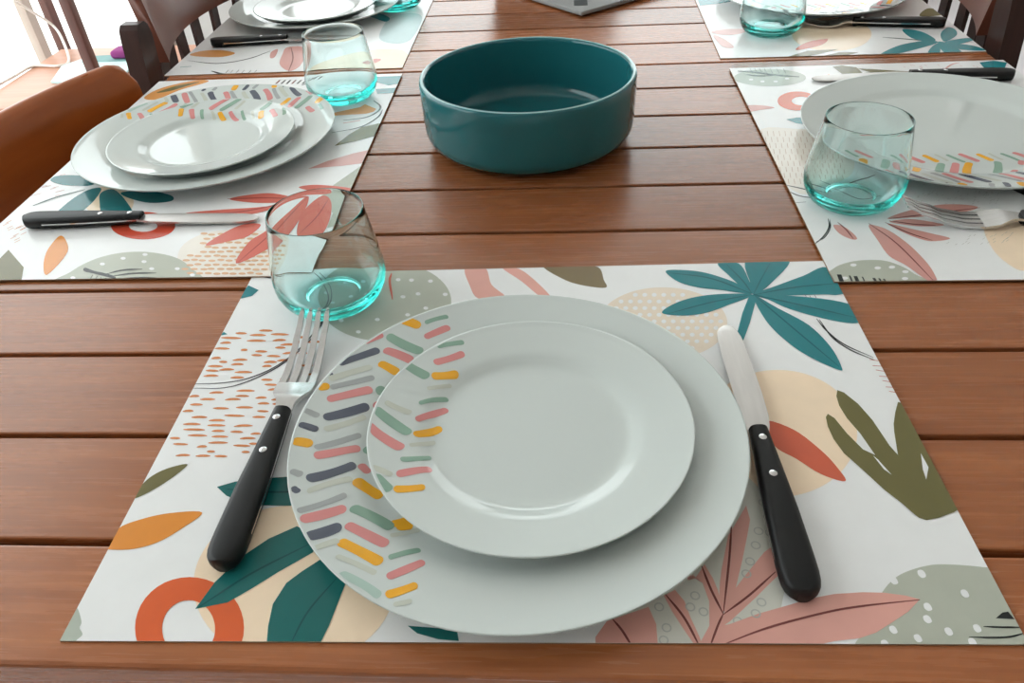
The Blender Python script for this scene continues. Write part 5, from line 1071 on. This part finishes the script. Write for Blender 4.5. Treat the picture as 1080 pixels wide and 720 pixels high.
# back window
w = struct(bpy.data.objects.new('window_1', None)); link(w)
bm = bmesh.new()
for z0, z1 in ((WZ0, WZ0 + 0.05), (WZ1 - 0.05, WZ1)): box(bm, WX0, WX1, FY1 + 0.02, FY1 + 0.07, z0, z1)
for x in (WX0, -0.02, WX1 - 0.05): box(bm, x, x + 0.05, FY1 + 0.02, FY1 + 0.07, WZ0 + 0.05, WZ1 - 0.05)
struct(obj('window_frame', bm, M_WALL, w, smooth=False))
bm = bmesh.new(); box(bm, WX0, WX1, FY1 + 0.042, FY1 + 0.048, WZ0, WZ1)
struct(obj('window_pane', bm, M_PANE, w, smooth=False))
# sliding glass door along the left
d = struct(bpy.data.objects.new('door_1', None)); link(d)
bm = bmesh.new()
box(bm, FX0 - 0.07, FX0 - 0.02, DY0, DY1, 0, 0.04); box(bm, FX0 - 0.07, FX0 - 0.02, DY0, DY1, DZ - 0.06, DZ)
for y in (DY0, DY1 - .06): box(bm, FX0 - 0.07, FX0 - 0.02, y, y + 0.06, 0.04, DZ - 0.06)
box(bm, FX0 - 0.06, FX0 - 0.035, 1.955, 1.99, 0.04, DZ - 0.06)
struct(obj('door_frame', bm, M_PALEPOST, d, smooth=False))
bm = bmesh.new(); box(bm, FX0 - 0.055, FX0 - 0.035, 2.055, 2.09, 0.04, DZ - 0.06)
struct(obj('door_post', bm, M_POST, d, smooth=False))
bm = bmesh.new(); box(bm, FX0 - 0.048, FX0 - 0.042, DY0, DY1, 0.04, DZ - 0.06)
struct(obj('door_pane', bm, M_PANE, d, smooth=False))
slab('terrace', M_TERR, -9, FX0 - 0.1, -8, 12, -0.12, -0.02)
slab('yard', M_TERR, FX0 - 0.1, 9, FY1 + 0.1, 12, -0.12, -0.02)

# ------------------------------------------------------------------ table
table = thing('dining_table', 'long dining table topped with oiled red-brown planks, set for a meal', 'table', (0.005, 0.63, 0))
TX0, TX1 = -0.512, 0.512
bm = bmesh.new()
for i in range(17):
    a = Y0 + i * PITCH + 0.0020 + (0.0075 if i == 0 else 0); b = Y0 + (i + 1) * PITCH - 0.0020
    box(bm, TX0, TX1, a - 0.63, b - 0.63, TZ - 0.026, TZ, 0.0011 if i else 0.0022, 2)
top = obj('tabletop', bm, M_TABLE, table, smooth=False)
bm = bmesh.new()
for x in (-0.30, 0.0, 0.30): box(bm, x - 0.03, x + 0.03, -0.60, 0.60, TZ - 0.05, TZ - 0.0255)
obj('batten', bm, M_TLEG, table, smooth=False)
bm = bmesh.new()
box(bm, -0.45, 0.45, -0.645, -0.62, TZ - 0.11, TZ - 0.026); box(bm, -0.45, 0.45, 0.62, 0.645, TZ - 0.11, TZ - 0.026)
box(bm, -0.45, -0.425, -0.62, 0.62, TZ - 0.11, TZ - 0.026); box(bm, 0.425, 0.45, -0.62, 0.62, TZ - 0.11, TZ - 0.026)
obj('apron', bm, M_TLEG, table, smooth=False)
for x in (-0.42, 0.42):
    for y in (-0.622, 0.622):
        bm = bmesh.new(); box(bm, x - 0.035, x + 0.035, y - 0.035, y + 0.035, 0, TZ - 0.026, 0.004)
        obj('leg', bm, M_TLEG, table)

# ------------------------------------------------------------------ placemats
def clip(poly, hx, hy):
    for ax, s, lim in ((0, 1, hx), (0, -1, hx), (1, 1, hy), (1, -1, hy)):
        out = []
        for i, p in enumerate(poly):
            q = poly[i - 1]
            ip, iq = s * p[ax] <= lim, s * q[ax] <= lim
            if ip != iq:
                t = (s * lim - q[ax]) / (p[ax] - q[ax]); out.append((q[0] + t * (p[0] - q[0]), q[1] + t * (p[1] - q[1])))
            if ip: out.append((p[0], p[1]))
        poly = out
        if not poly: return []
    return poly

def pairs(f): return [(f[i] / 1000, f[i + 1] / 1000) for i in range(0, len(f), 2)]

def placemat(key, label, hw, hd, loc, rz):
    bm = bmesh.new(); keys = []; count = [0]
    box(bm, -hw, hw, -hd, hd, 0, 0.0012)
    for f in bm.faces: f.material_index = 0 if f.normal.z > 0.5 or f.calc_center_median().z > 0.0011 else 1
    def face(poly, col, layer):
        if len(poly) < 3: return
        if col not in keys: keys.append(col)
        z = 0.0012 + 0.00008 * (layer + 1) + 0.000003 * (count[0] % 13)
        pts = [poly[0]]
        for p in poly[1:]:
            if math.dist(p, pts[-1]) > 2e-5: pts.append(p)
        if math.dist(pts[0], pts[-1]) < 2e-5: pts.pop()
        if len(pts) < 3: return
        vs = [bm.verts.new((x, y, z)) for x, y in pts]
        try: f = bm.faces.new(vs)
        except ValueError: return
        f.normal_update()
        if f.normal.z < 0: f.normal_flip()
        f.material_index = 2 + keys.index(col)
        bmesh.ops.triangulate(bm, faces=[f])
    def ribbon(pts, wd, col, layer, closed=False):
        c = [(p.x, p.y) for p in catmull([(x, y, 0) for x, y in pts], 8, closed)] if len(pts) > 2 else pts
        if closed: c.append(c[0])
        L, Rr = [], []
        n = len(c)
        for i, p in enumerate(c):
            a, b = c[max(i - 1, 0)], c[min(i + 1, n - 1)]
            dx, dy = b[0] - a[0], b[1] - a[1]; l = math.hypot(dx, dy) or 1
            h = wd / 2 * (1 if closed else min(1.0, 0.35 + 2.6 * min(i, n - 1 - i) / n))
            L.append((p[0] - dy / l * h, p[1] + dx / l * h)); Rr.append((p[0] + dy / l * h, p[1] - dx / l * h))
        for i in range(n - 1): face(clip([L[i], L[i + 1], Rr[i + 1], Rr[i]], hw, hd), col, layer)
    for s in ART[key]:
        count[0] += 1
        t, col, layer = s[:3]
        if t == 'P': face(clip(pairs(s[3]), hw, hd), col, layer)
        elif t == 'S': face(clip([(p.x, p.y) for p in catmull([(x, y, 0) for x, y in pairs(s[3])], 5, True)], hw, hd), col, layer)
        elif t == 'L': ribbon(pairs(s[3]), s[4] / 1000, col, layer)
        elif t == 'O':
            x, y = pairs(s[3])[0]; r = s[4] / 2000
            ribbon([(x + r * math.cos(k * PI / 4), y + r * math.sin(k * PI / 4)) for k in range(8)], 0.0007, col, layer, True)
        elif t == 'R':
            o, i = pairs(s[3]), pairs(s[4]); n = len(o)
            for k in range(n): face(clip([o[k], o[(k + 1) % n], i[(k + 1) % n], i[k]], hw, hd), col, layer)
    o = obj('placemat', bm, [M_MAT, M_MATEDGE] + [M_PRINT[k] for k in keys], smooth=False, auto='keep')
    o.location = loc; o.rotation_euler = (0, 0, rz)
    return tag(o, label, 'placemat', 'printed placemats on the dining table')

HW, HD = 0.225, 0.15744
placemat('front', 'leaf-printed placemat with the big teal palm leaf, under the nearest plates in front', HW, HD, (-0.01515, 0.13126, TZ), 0.01797)
placemat('left', 'leaf-printed placemat with coral leaves beside the near left chair, under two stacked plates', HD, HW, (-0.35138, 0.50420, TZ + 0.0013), 0.00251)
placemat('right', 'leaf-printed placemat under the large single plate right of the teal bowl', HD, HW, (0.36250, 0.48761, TZ + 0.0013), -0.00041)
placemat('farleft', 'leaf-printed placemat at the far left by the slatted chair, under stacked plates', HD, HW, (-0.35693, 0.97907, TZ), 0.00314)
placemat('farright', 'leaf-printed placemat at the far right with teal leaf beside the slatted chair', HD, HW, (0.36219, 0.97462, TZ), -0.01551)

# ------------------------------------------------------------------ plates
BIG = [(0, .0065), (.060, .0065), (.080, .0065), (.0865, .0070), (.092, .0088), (.098, .0106), (.110, .0128), (.1265, .0157)]
BIG_UNDER = [(.1293, .0153), (.1270, .0137), (.112, .0104), (.098, .0074), (.086, .0032), (.077, .0012), (.0745, .0), (.071, .0), (.0695, .0022), (.05, .0028), (0, .0028)]
SML = [(0, .0050), (.040, .0050), (.050, .0050), (.0555, .0055), (.060, .0073), (.065, .0092), (.074, .0110), (.0883, .0137)]
SML_UNDER = [(.0910, .0134), (.0890, .0119), (.078, .0092), (.067, .0064), (.058, .0024), (.052, .0008), (.050, .0), (.047, .0), (.0455, .0018), (.03, .0022), (0, .0022)]
def prof_pts(top, under, rim):
    a = [(p.x, p.y) for p in catmull([(r, z, 0) for r, z in top], 5)]
    b = [(p.x, p.y) for p in catmull([(r, z, 0) for r, z in under], 4)]
    (r0, z0), (r1, z1) = a[-1], b[0]
    mid = [(r0 + (rim[0] - r0) * t + (0.0002 if t > .5 else 0), z0 + (rim[1] - z0) * math.sin(t * PI / 2)) for t in (.4, .75, 1.0)]
    return a + mid + b
def height(prof, r):
    best = None
    for (r0, z0), (r1, z1) in zip(prof, prof[1:]):
        if r1 > r0 and r0 <= r <= r1: return z0 + (z1 - z0) * (r - r0) / (r1 - r0)
    return prof[0][1]
def make_plate(top, under, rim, R, strokes, rot, seg=128):
    prof = prof_pts(top, under, rim)
    bm = bmesh.new(); lathe(bm, prof, seg)
    bmesh.ops.recalc_face_normals(bm, faces=bm.faces[:])
    ca, sa = math.cos(rot), math.sin(rot)
    lim = R - 0.0016
    used = []
    for x0, y0, x1, y1, w, col in strokes:
        if col not in used: used.append(col)
        a, b = Vector((x0, y0)) / 1000, Vector((x1, y1)) / 1000
        dv = b - a; l = dv.length
        t = dv / l if l > 1e-6 else Vector((1, 0)); nrm = Vector((-t.y, t.x)); h = w / 2000
        a = a - t * h * .35; b = b + t * h * .35; l = (b - a).length
        if max(a.length, b.length) - h > lim: continue
        bow = random.uniform(-.05, .05) * l
        rows = []; cap = min(h * .85, l / 2)
        ends = [cap * (1 - math.cos(math.radians(v))) for v in (0, 18, 36, 54, 72, 90)]
        n = max(2, int((l - 2 * cap) / .0022))
        ds = ends + [cap + (l - 2 * cap) * i / n for i in range(1, n)] + [l - e for e in reversed(ends)]
        for dd in ds:
            s = dd / l; d = min(dd, l - dd)
            hw = h * (math.sqrt(max(0, 1 - (1 - min(d / cap, 1)) ** 2)) * .97 + .03) * (1 + .06 * math.sin(5 * s + x0))
            row = []
            for k in range(5):
                p = a + t * (l * s) + nrm * (hw * (k - 2) / 2 + bow * 4 * s * (1 - s))
                if p.length > lim: p = p.normalized() * lim
                q = Vector((ca * p.x - sa * p.y, sa * p.x + ca * p.y))
                row.append(bm.verts.new((q.x, q.y, height(prof, q.length) + 0.00016)))
            rows.append(row)
        for r0, r1 in zip(rows, rows[1:]):
            for k in range(4):
                ar = (r0[k].co - r1[k + 1].co).length * (r0[k + 1].co - r1[k].co).length
                if ar < 1e-11: continue
                f = bm.faces.new((r0[k], r1[k], r1[k + 1], r0[k + 1])); f.normal_update()
                if f.normal.z < 0: f.normal_flip()
                f.material_index = 1 + used.index(col)
    return obj('plate', bm, [M_PORC] + [M_STROKE[k] for k in used], auto='keep')
def big_plate(name, label, x, y, z, rot, scale=1.0):
    o = make_plate(BIG, BIG_UNDER, (.1291, .0162), .1293, BIG_STROKES, rot)
    o.name = name; o.location = (x, y, TZ + z); o.scale = (scale, scale, 1)
    return tag(o, label, 'plate', 'large dinner plates')
def small_plate(name, label, x, y, z, rot, scale=1.0):
    o = make_plate(SML, SML_UNDER, (.0908, .0142), .0909, SMALL_STROKES, rot)
    o.name = name; o.location = (x, y, TZ + z); o.scale = (scale, scale, 1)
    return tag(o, label, 'plate', 'small side plates')
E1, E2 = 0.0017, 0.0030
big_plate('dinner_plate', 'large white dinner plate with brush-stroke rim on the nearest placemat, below a small plate', -0.0223, 0.0982, E1, 0, 1.010)
small_plate('side_plate', 'small white plate with brush-stroke rim stacked on the nearest dinner plate', -0.0145, 0.0982, E1 + .0069, 0, 1.023)
big_plate('dinner_plate', 'large white dinner plate beside the near left chair, below a small plate', -0.3670, 0.5300, E2, -PI / 2, 1.026)
small_plate('side_plate', 'small white plate stacked on the dinner plate beside the near left chair', -0.3640, 0.5125, E2 + .0069, -PI / 2, 1.023)
big_plate('dinner_plate', 'large empty white dinner plate right of the teal bowl, behind an aqua glass', 0.3722, 0.5037, E2, PI / 2, 1.03)
big_plate('dinner_plate', 'large white dinner plate at the far left setting, below a small plate', -0.3740, 1.0170, E1, -PI / 2, 1.02)
small_plate('side_plate', 'small white plate stacked on the far left dinner plate', -0.3680, 0.9930, E1 + .0069, -PI / 2, 1.02)
big_plate('dinner_plate', 'large white dinner plate at the far right setting, above a fork', 0.3670, 0.9900, E1, PI / 2, 1.02)

# ------------------------------------------------------------------ bowl
bm = bmesh.new()
R, H = .1076, .0685
bp = [(0, .0014), (.070, .0014), (.074, .0), (.082, .0), (.090, .0018)]
bp += [(R - .020 + .019 * math.cos(a), .021 + .019 * math.sin(a)) for a in [math.radians(v) for v in (-60, -40, -20, 0)]]
bp += [(R - .0004, .035), (R, .050), (R, H - .004), (R - .0008, H - .0012), (R - .0028, H), (R - .0048, H - .0012), (R - .0058, H - .004), (R - .0064, .045), (R - .0074, .028)]
bp += [(R - .022 + .014 * math.cos(a), .021 + .0145 * math.sin(a)) for a in [math.radians(v) for v in (-10, -35, -60, -85)]]
bp += [(.074, .0062), (.04, .006), (0, .006)]
lathe(bm, [(p.x, p.y) for p in catmull([(r, z, 0) for r, z in bp], 3)], 128)
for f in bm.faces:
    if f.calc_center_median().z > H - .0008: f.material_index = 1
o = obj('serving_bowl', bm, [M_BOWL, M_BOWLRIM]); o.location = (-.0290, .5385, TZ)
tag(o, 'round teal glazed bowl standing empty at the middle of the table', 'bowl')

# ------------------------------------------------------------------ glasses
gp_out = [(0, .0026), (.013, .0025), (.0185, .0015), (.0215, .0), (.0265, .0), (.0305, .0014), (.0355, .0055), (.0397, .0130), (.0413, .0215), (.0406, .0330), (.0375, .0520), (.0340, .0740)]
gp_in = [(.0329, .0740), (.0361, .0520), (.0392, .0330), (.0397, .0225), (.0379, .0160), (.0325, .0105), (.025, .0082), (0, .0078)]
def tumbler_bm():
    a = [(p.x, p.y) for p in catmull([(r, z, 0) for r, z in gp_out], 5)]
    b = [(p.x, p.y) for p in catmull([(r, z, 0) for r, z in gp_in], 5)]
    bm = bmesh.new(); lathe(bm, a + [(.0338, .0747), (.03345, .0749), (.0331, .0747)] + b, 96); return bm
t0 = obj('tumbler', tumbler_bm(), M_GLASS)
for k, (x, y, z, s, lab) in enumerate([
        (-.1678, .2500, E1, 1.0, 'aqua tinted glass tumbler nearest to the viewer, above the fork tines'),
        (-.2510, .6550, E2, 1.0, 'aqua tinted glass tumbler left of the teal bowl, beside stacked plates'),
        (.2500, .3840, E2, .985, 'aqua tinted glass tumbler right of the bowl, in front of the large single plate'),
        (-.2504, 1.0290, E1, 1.0, 'aqua tinted glass tumbler at the far left by the distant stacked plates'),
        (.2800, .8460, E1, 1.0, 'aqua tinted glass tumbler at the far right placemat, beside a fork')]):
    o = t0 if k == 0 else t0.copy()
    if k: C.objects.link(o)
    o.location = (x, y, TZ + z); o.scale = (s, s, s)
    tag(o, lab, 'glass', 'aqua tumblers')

# ------------------------------------------------------------------ cutlery (built along +Y: handle end at y = 0)
def handle_section(y, hw, z0, z1):
    r = min(hw, (z1 - z0) / 2) * .75
    pts = []
    for cx, cz, a0 in ((hw - r, z1 - r, 0), (-hw + r, z1 - r, 90), (-hw + r, z0 + r, 180), (hw - r, z0 + r, 270)):
        for k in range(4):
            a = math.radians(a0 + k * 30); pts.append((cx + r * math.cos(a), y, cz + r * math.sin(a)))
    return pts
def scales(parent, L, zc):
    """two black grip halves with the steel tang between them, and two rivets"""
    ys = [(0.0, .34), (.0006, .52), (.0018, .70), (.004, .86), (.0075, .96), (.012, 1), (.020, 1), (.05, .92), (.08, .74), (L - .004, .58), (L, .56)]
    W = .0096
    bm = bmesh.new(); loft(bm, [handle_section(y, W * s, zc - .0052, zc + .0052) for y, s in ys])
    g = obj('grip', bm, M_HANDLE, parent, auto=50)
    bm = bmesh.new(); loft(bm, [[(-W * s - .0001, y, zc - .0006), (W * s + .0001, y, zc - .0006), (W * s + .0001, y, zc + .0006), (-W * s - .0001, y, zc + .0006)] for y, s in ys if y > .015])
    obj('tang', bm, M_STEEL, parent, smooth=False)
    for y in (L - .010, L - .037):
        bm = bmesh.new(); lathe(bm, [(0, zc + .0058), (.0016, zc + .00575), (.0022, zc + .0054), (.0022, zc - .0054), (.0016, zc - .00575), (0, zc - .0058)], 20)
        bmesh.ops.translate(bm, verts=bm.verts[:], vec=(0, y, 0))
        obj('rivet', bm, M_RIVET, g)
def make_fork(label, loc, rz):
    t = thing('fork', label, 'fork', loc, rz, 'black-handled forks'); L = .1125; zc = .0062
    scales(t, L, zc)
    bm = bmesh.new()
    def zl(y):                                     # side profile of neck and head
        P = [(.110, .0062), (.118, .0070), (.126, .0066), (.134, .0042), (.143, .0026), (.153, .0024), (.168, .0050), (.186, .0110), (.2045, .0185)]
        for (a, b), (c, d) in zip(P, P[1:]):
            if a <= y <= c:
                u = (y - a) / (c - a); u = u * u * (3 - 2 * u); return b + (d - b) * u
        return P[-1][1]
    def sec(y, x0, x1, th=.0011): z = zl(y); return [(x0, y, z - th), (x1, y, z - th), (x1, y, z + th), (x0, y, z + th)]
    neck = [(.111, .0056, .0008), (.116, .0056, .001), (.120, .0062, .0012), (.124, .0082, .0013), (.128, .0108, .0013), (.132, .0122, .0012), (.137, .0126, .0011), (.1425, .0127, .001)]
    loft(bm, [sec(y, -w, w, th) for y, w, th in neck])
    for k in range(4):
        c0 = (k - 1.5) * .0066; c1 = (k - 1.5) * .0060
        secs = []
        for i in range(11):
            u = i / 10; y = .1420 + u * .0620; c = c0 + (c1 - c0) * u; w = .0024 - .0006 * u - (.0009 if i == 10 else 0)
            secs.append(sec(y, c - w, c + w, .0010 - .0003 * u))
        loft(bm, secs)
    obj('head', bm, M_STEEL, t, auto=40)
    return t
def make_knife(label, loc, rz):
    t = thing('knife', label, 'knife', loc, rz, 'black-handled knives'); L = .1085; zc = .0062
    scales(t, L, zc)
    bm = bmesh.new()
    pr = [(L - .004, -.0052, .0054), (L + .003, -.0062, .0072), (L + .012, -.0070, .0086), (.140, -.0080, .0090), (.165, -.0084, .0088), (.188, -.0086, .0082), (.199, -.0084, .0074), (.206, -.0072, .0060), (.2105, -.0050, .0040), (.2128, -.0024, .0016)]
    secs = []
    for y, a, b in pr:
        z = zc - max(0, (y - L) / .104) * .0040
        secs.append([(a, y, z), (a + .3 * (b - a), y, z - .0006), (b, y, z - .0009), (b, y, z + .0009), (a + .3 * (b - a), y, z + .0006)])
    loft(bm, secs)
    obj('blade', bm, M_BLADE, t, auto=40)
    return t
fk = make_fork('black-handled steel fork lying left of the nearest plates', (-.1696, .0085, TZ + .0012), 0.0)
kn = make_knife('black-handled table knife lying right of the nearest plates', (.1180, -.0035, TZ + .0012), 0.002)
def aim(ax, ay, bx, by): return math.atan2(by - ay, bx - ax) - PI / 2
dup(kn, (-.4775, .3655, TZ + .0025), aim(-.4775, .3655, -.255, .3685), 'black-handled table knife beside the near left chair, in front of the stacked plates')
dup(fk, (.4830, .3325, TZ + .0025), aim(.4830, .3325, .2850, .3475), 'black-handled steel fork below the large single plate, its tines behind the aqua glass')
dup(kn, (.5015, .6500, TZ + .0025), aim(.5015, .6500, .30, .664), 'black-handled table knife mostly hidden behind the large single plate')
dup(fk, (.5030, .8440, TZ + .0012), aim(.5030, .8440, .3280, .8690), 'black-handled steel fork on the far right placemat, below the distant plate')
dup(kn, (-.4890, .8660, TZ + .0012), aim(-.4890, .8660, -.27, .877), 'black-handled table knife on the far left placemat, in front of the distant plates')

# ------------------------------------------------------------------ chairs (built facing +X, seat centre at the origin)
def curved_panel(bm, half, z0, z1, x_end, x_mid, th, rnd, lean=0.0, n=24):
    """upright panel along Y, bowed away from the sitter, with rounded top corners"""
    secs = []
    for i in range(n + 1):
        y = -half + 2 * half * i / n; u = abs(y) / half
        x = x_mid + (x_end - x_mid) * u * u
        e = half - abs(y)
        drop = 0 if e >= rnd else rnd - math.sqrt(max(0, rnd * rnd - (rnd - e) ** 2))
        zt = z1 - drop; zt = max(zt, z0 + .01); s = []
        m = 6; r = th / 2
        h = zt - z0
        for k in range(9):
            f = k / 8; s.append((x + r - lean * f, y, z0 + (h - r) * f))
        for k in range(1, m):
            a = PI * k / m; s.append((x - lean + r * math.cos(a), y, zt - r + r * math.sin(a)))
        for k in range(9):
            f = 1 - k / 8; s.append((x - r - lean * f, y, z0 + (h - r) * f))
        secs.append(s)
    loft(bm, secs); return bm
def chair_frame(t, m, seat_m, back_x, half, splay=0.0):
    bm = bmesh.new(); box(bm, -.20, .22, -.21, .21, .425, .46, .012, 3); obj('seat', bm, seat_m, t)
    bm = bmesh.new(); box(bm, -.18, .19, -.19, -.165, .37, .4245); box(bm, -.18, .19, .165, .19, .37, .4245)
    box(bm, .165, .19, -.165, .165, .37, .4245); box(bm, -.18, -.155, -.165, .165, .37, .4245); obj('seat_frame', bm, m, t, smooth=False)
    for s in (-1, 1):
        bm = bmesh.new(); loft(bm, [[(.16 + a * w, s * .178 + b * w, z) for a, b in ((-1, -1), (1, -1), (1, 1), (-1, 1))] for z, w in ((0, .014), (.4245, .02))])
        obj('leg', bm, m, t, smooth=False)
# near left chair: plain wide curved back
ch = thing('dining_chair', 'honey brown wooden chair with a plain curved back, beside the left placemat', 'chair', (-.40, .462, 0))
chair_frame(ch, M_ORANGEWOOD, M_ORANGEWOOD, -.2, .23)
bm = bmesh.new(); curved_panel(bm, .242, .56, .790, -.122, -.189, .022, .022, .012, 48); obj('backrest', bm, M_ORANGEWOOD, ch, auto=60)
for s in (-1, 1):
    bm = bmesh.new(); loft(bm, [[(x + a * .014, s * y + b * .016, z) for a, b in ((-1, -1), (1, -1), (1, 1), (-1, 1))] for x, y, z in ((-.26, .185, 0), (-.215, .185, .44), (-.205, .185, .60), (-.202, .185, .66))])
    obj('leg', bm, M_ORANGEWOOD, ch, smooth=False)
# slatted chairs at the far settings
def slat_chair(label, loc, rz):
    t = thing('slatted_chair', label, 'chair', loc, rz, 'slat-backed chairs')
    chair_frame(t, M_DARKWOOD, M_DARKWOOD, -.2, .23)
    for s in (-1, 1):
        bm = bmesh.new()
        P = [(-.215, 0), (-.185, .40), (-.172, .60), (-.160, .74), (-.155, .796), (-.155, .809), (-.155, .814)]
        W = [.018, .019, .020, .020, .019, .015, .008]
        loft(bm, [[(x + a * .012, s * .218 + b * w, z) for a, b in ((-1, -1), (1, -1), (1, 1), (-1, 1))] for (x, z), w in zip(P, W)])
        obj('leg', bm, M_DARKWOOD, t, auto=30)
    bm = bmesh.new(); curved_panel(bm, .182, .752, .90, -.150, -.190, .018, .05, .012, 32); obj('top_rail', bm, M_RAILWOOD, t, auto=60)
    bm = bmesh.new(); box(bm, -.205, -.183, -.192, .192, .50, .54, .003); obj('lower_rail', bm, M_DARKWOOD, t)
    for k in range(6):
        y = (k - 2.5) * .061; u = abs(y) / .186; x = -.192 + .042 * u * u
        bm = bmesh.new(); loft(bm, [[(xx + a * .003, y + b * .012, z) for a, b in ((-1, -1), (1, -1), (1, 1), (-1, 1))] for xx, z in ((-.194, .53), (x, .755))])
        obj('slat', bm, M_DARKWOOD, t, smooth=False)
    return t
sc_ = slat_chair('dark brown slatted chair beside the far left placemat', (-.385, .985, 0), 0)
dup(sc_, (.385, .985, 0), PI, 'dark brown slatted chair beside the far right placemat')

# ------------------------------------------------------------------ far end of the table and the bench behind
lp = thing('laptop', 'flat grey laptop lying cornerwise at the far end of the table', 'laptop', (.0331, .9434, TZ), math.radians(39.5))
bm = bmesh.new(); box(bm, 0, .30, 0, .21, .0022, .0088, .0022, 2); obj('base', bm, M_GREY, lp)
bm = bmesh.new(); box(bm, .03, .27, .10, .185, .0089, .0098); obj('keyboard', bm, M_DGREY, lp, smooth=False)
bm = bmesh.new(); c0, s0 = math.cos(math.radians(-39.5)), math.sin(math.radians(-39.5)); loft(bm, [[(.0285 + c0 * a - s0 * d, .0345 + s0 * a + c0 * d, z) for a, d in ((-.010, -.014), (.010, -.014), (.010, .014), (-.010, .014))] for z in (.0088, .0092)]); s_ = obj('sticker', bm, M_DGREY, lp, smooth=False); s_['label'] = 'small dark square sticker near the corner'
bm = bmesh.new(); box(bm, 0, .30, .0, .008, 0, .2, .003, 2); sc2 = obj('screen', bm, M_GREY, lp); sc2.location = (0, .208, .0088); sc2.rotation_euler = (math.radians(-18), 0, 0)
for x, y in ((.02, .02), (.28, .02), (.02, .19), (.28, .19)):
    bm = bmesh.new(); lathe(bm, [(0, 0), (.006, 0), (.006, .0026), (0, .0026)], 16); f_ = obj('foot', bm, M_DGREY, lp); f_.location = (x, y, 0)

bench = thing('bench', 'low pale brown wooden bench by the glass door, holding papers and a white cable', 'bench', (-.90, 1.66, 0))
bm = bmesh.new(); box(bm, -.485, .45, -.215, .215, .42, .45, .003); obj('bench_top', bm, M_BENCH, bench)
bm = bmesh.new(); box(bm, -.45, .42, -.18, .18, .36, .42); obj('apron', bm, M_BENCH, bench, smooth=False)
for x in (-.43, .40):
    for y in (-.16, .16):
        bm = bmesh.new(); box(bm, x - .025, x + .025, y - .025, y + .025, 0, .36); obj('leg', bm, M_BENCH, bench, smooth=False)
bm = bmesh.new()
q = [(-1.262, 1.600), (-1.085, 1.570), (-1.105, 1.790), (-1.255, 1.785), (-1.295, 1.715)]
loft(bm, [[(x, y, z) for x, y in q] for z in (.451, .456)])
mg = obj('magazine', bm, M_AQUA, smooth=False); tag(mg, 'pale aqua magazine lying on the bench behind the near left chair', 'magazine')
bm = bmesh.new(); q = [(-1.25, 1.735), (-1.11, 1.735), (-1.108, 1.788), (-1.253, 1.783)]
loft(bm, [[(x, y, z) for x, y in q] for z in (.4561, .4575)]); st_ = obj('cover_strip', bm, M_TEALP, mg, smooth=False); st_['label'] = 'grey-teal strip along the cover'
bm = bmesh.new(); box(bm, -1.175, -1.115, 1.745, 1.80, .4576, .478, .008, 3)
tag(obj('purse', bm, M_PURP), 'small purple pouch on the bench at the magazine edge', 'pouch')
bm = bmesh.new()
cp = [(-1.42, 1.815, .595), (-1.42, 1.86, .56), (-1.41, 1.92, .50), (-1.36, 1.86, .475), (-1.30, 1.76, .4535), (-1.31, 1.722, .4535), (-1.38, 1.726, .4535), (-1.39, 1.65, .4535), (-1.40, 1.56, .4535)]
tube(bm, catmull(cp, 8), .0035, 8)
tag(obj('power_cord', bm, M_CORD), 'thin white cable hanging by the glass door onto the bench', 'cord')
pl_ = thing('timber_stand', 'slim brown wooden upright pole standing in front of the bench', 'pole', (-1.018, 1.405, 0))
bm = bmesh.new(); box(bm, -.011, .011, -.011, .011, .02, 1.7, .002); obj('pole', bm, M_POST, pl_)
bm = bmesh.new(); lathe(bm, [(0, 0), (.11, 0), (.112, .006), (.10, .018), (.02, .022), (0, .022)], 40); obj('base', bm, M_POST, pl_)

# ------------------------------------------------------------------ light, camera
world = bpy.data.worlds.new('overcast_sky'); bpy.context.scene.world = world; world.use_nodes = True
bg = world.node_tree.nodes['Background']; bg.inputs['Color'].default_value = (0.97, 0.99, 1.0, 1); bg.inputs['Strength'].default_value = 1.0
cam = bpy.data.cameras.new('camera'); co = bpy.data.objects.new('camera', cam); C.objects.link(co)
cam.sensor_width = 36; cam.lens = 801.5 / 1080 * 36; cam.clip_start = 0.02
Rm = Matrix(((0.9975974801949187, 0.006604911080743004, 0.06896116775667559), (0.04947031680359835, 0.6289386989261289, -0.7758793725499215), (-0.04849696139038496, 0.7774268378070851, 0.6271009142021527)))
co.matrix_world = Matrix.Translation((0.0059058, -0.2125477, 0.3317969 + TZ)) @ Rm.to_4x4()
sc = bpy.context.scene; sc.camera = co
sc.view_settings.view_transform = 'Standard'; sc.view_settings.look = 'None'
sc.view_settings.gamma = 1.0; sc.view_settings.use_curve_mapping = False
sc.view_settings.exposure = EXPOSURE
sc.cycles.max_bounces = 24; sc.cycles.glossy_bounces = 16; sc.cycles.transmission_bounces = 24; sc.cycles.diffuse_bounces = 5
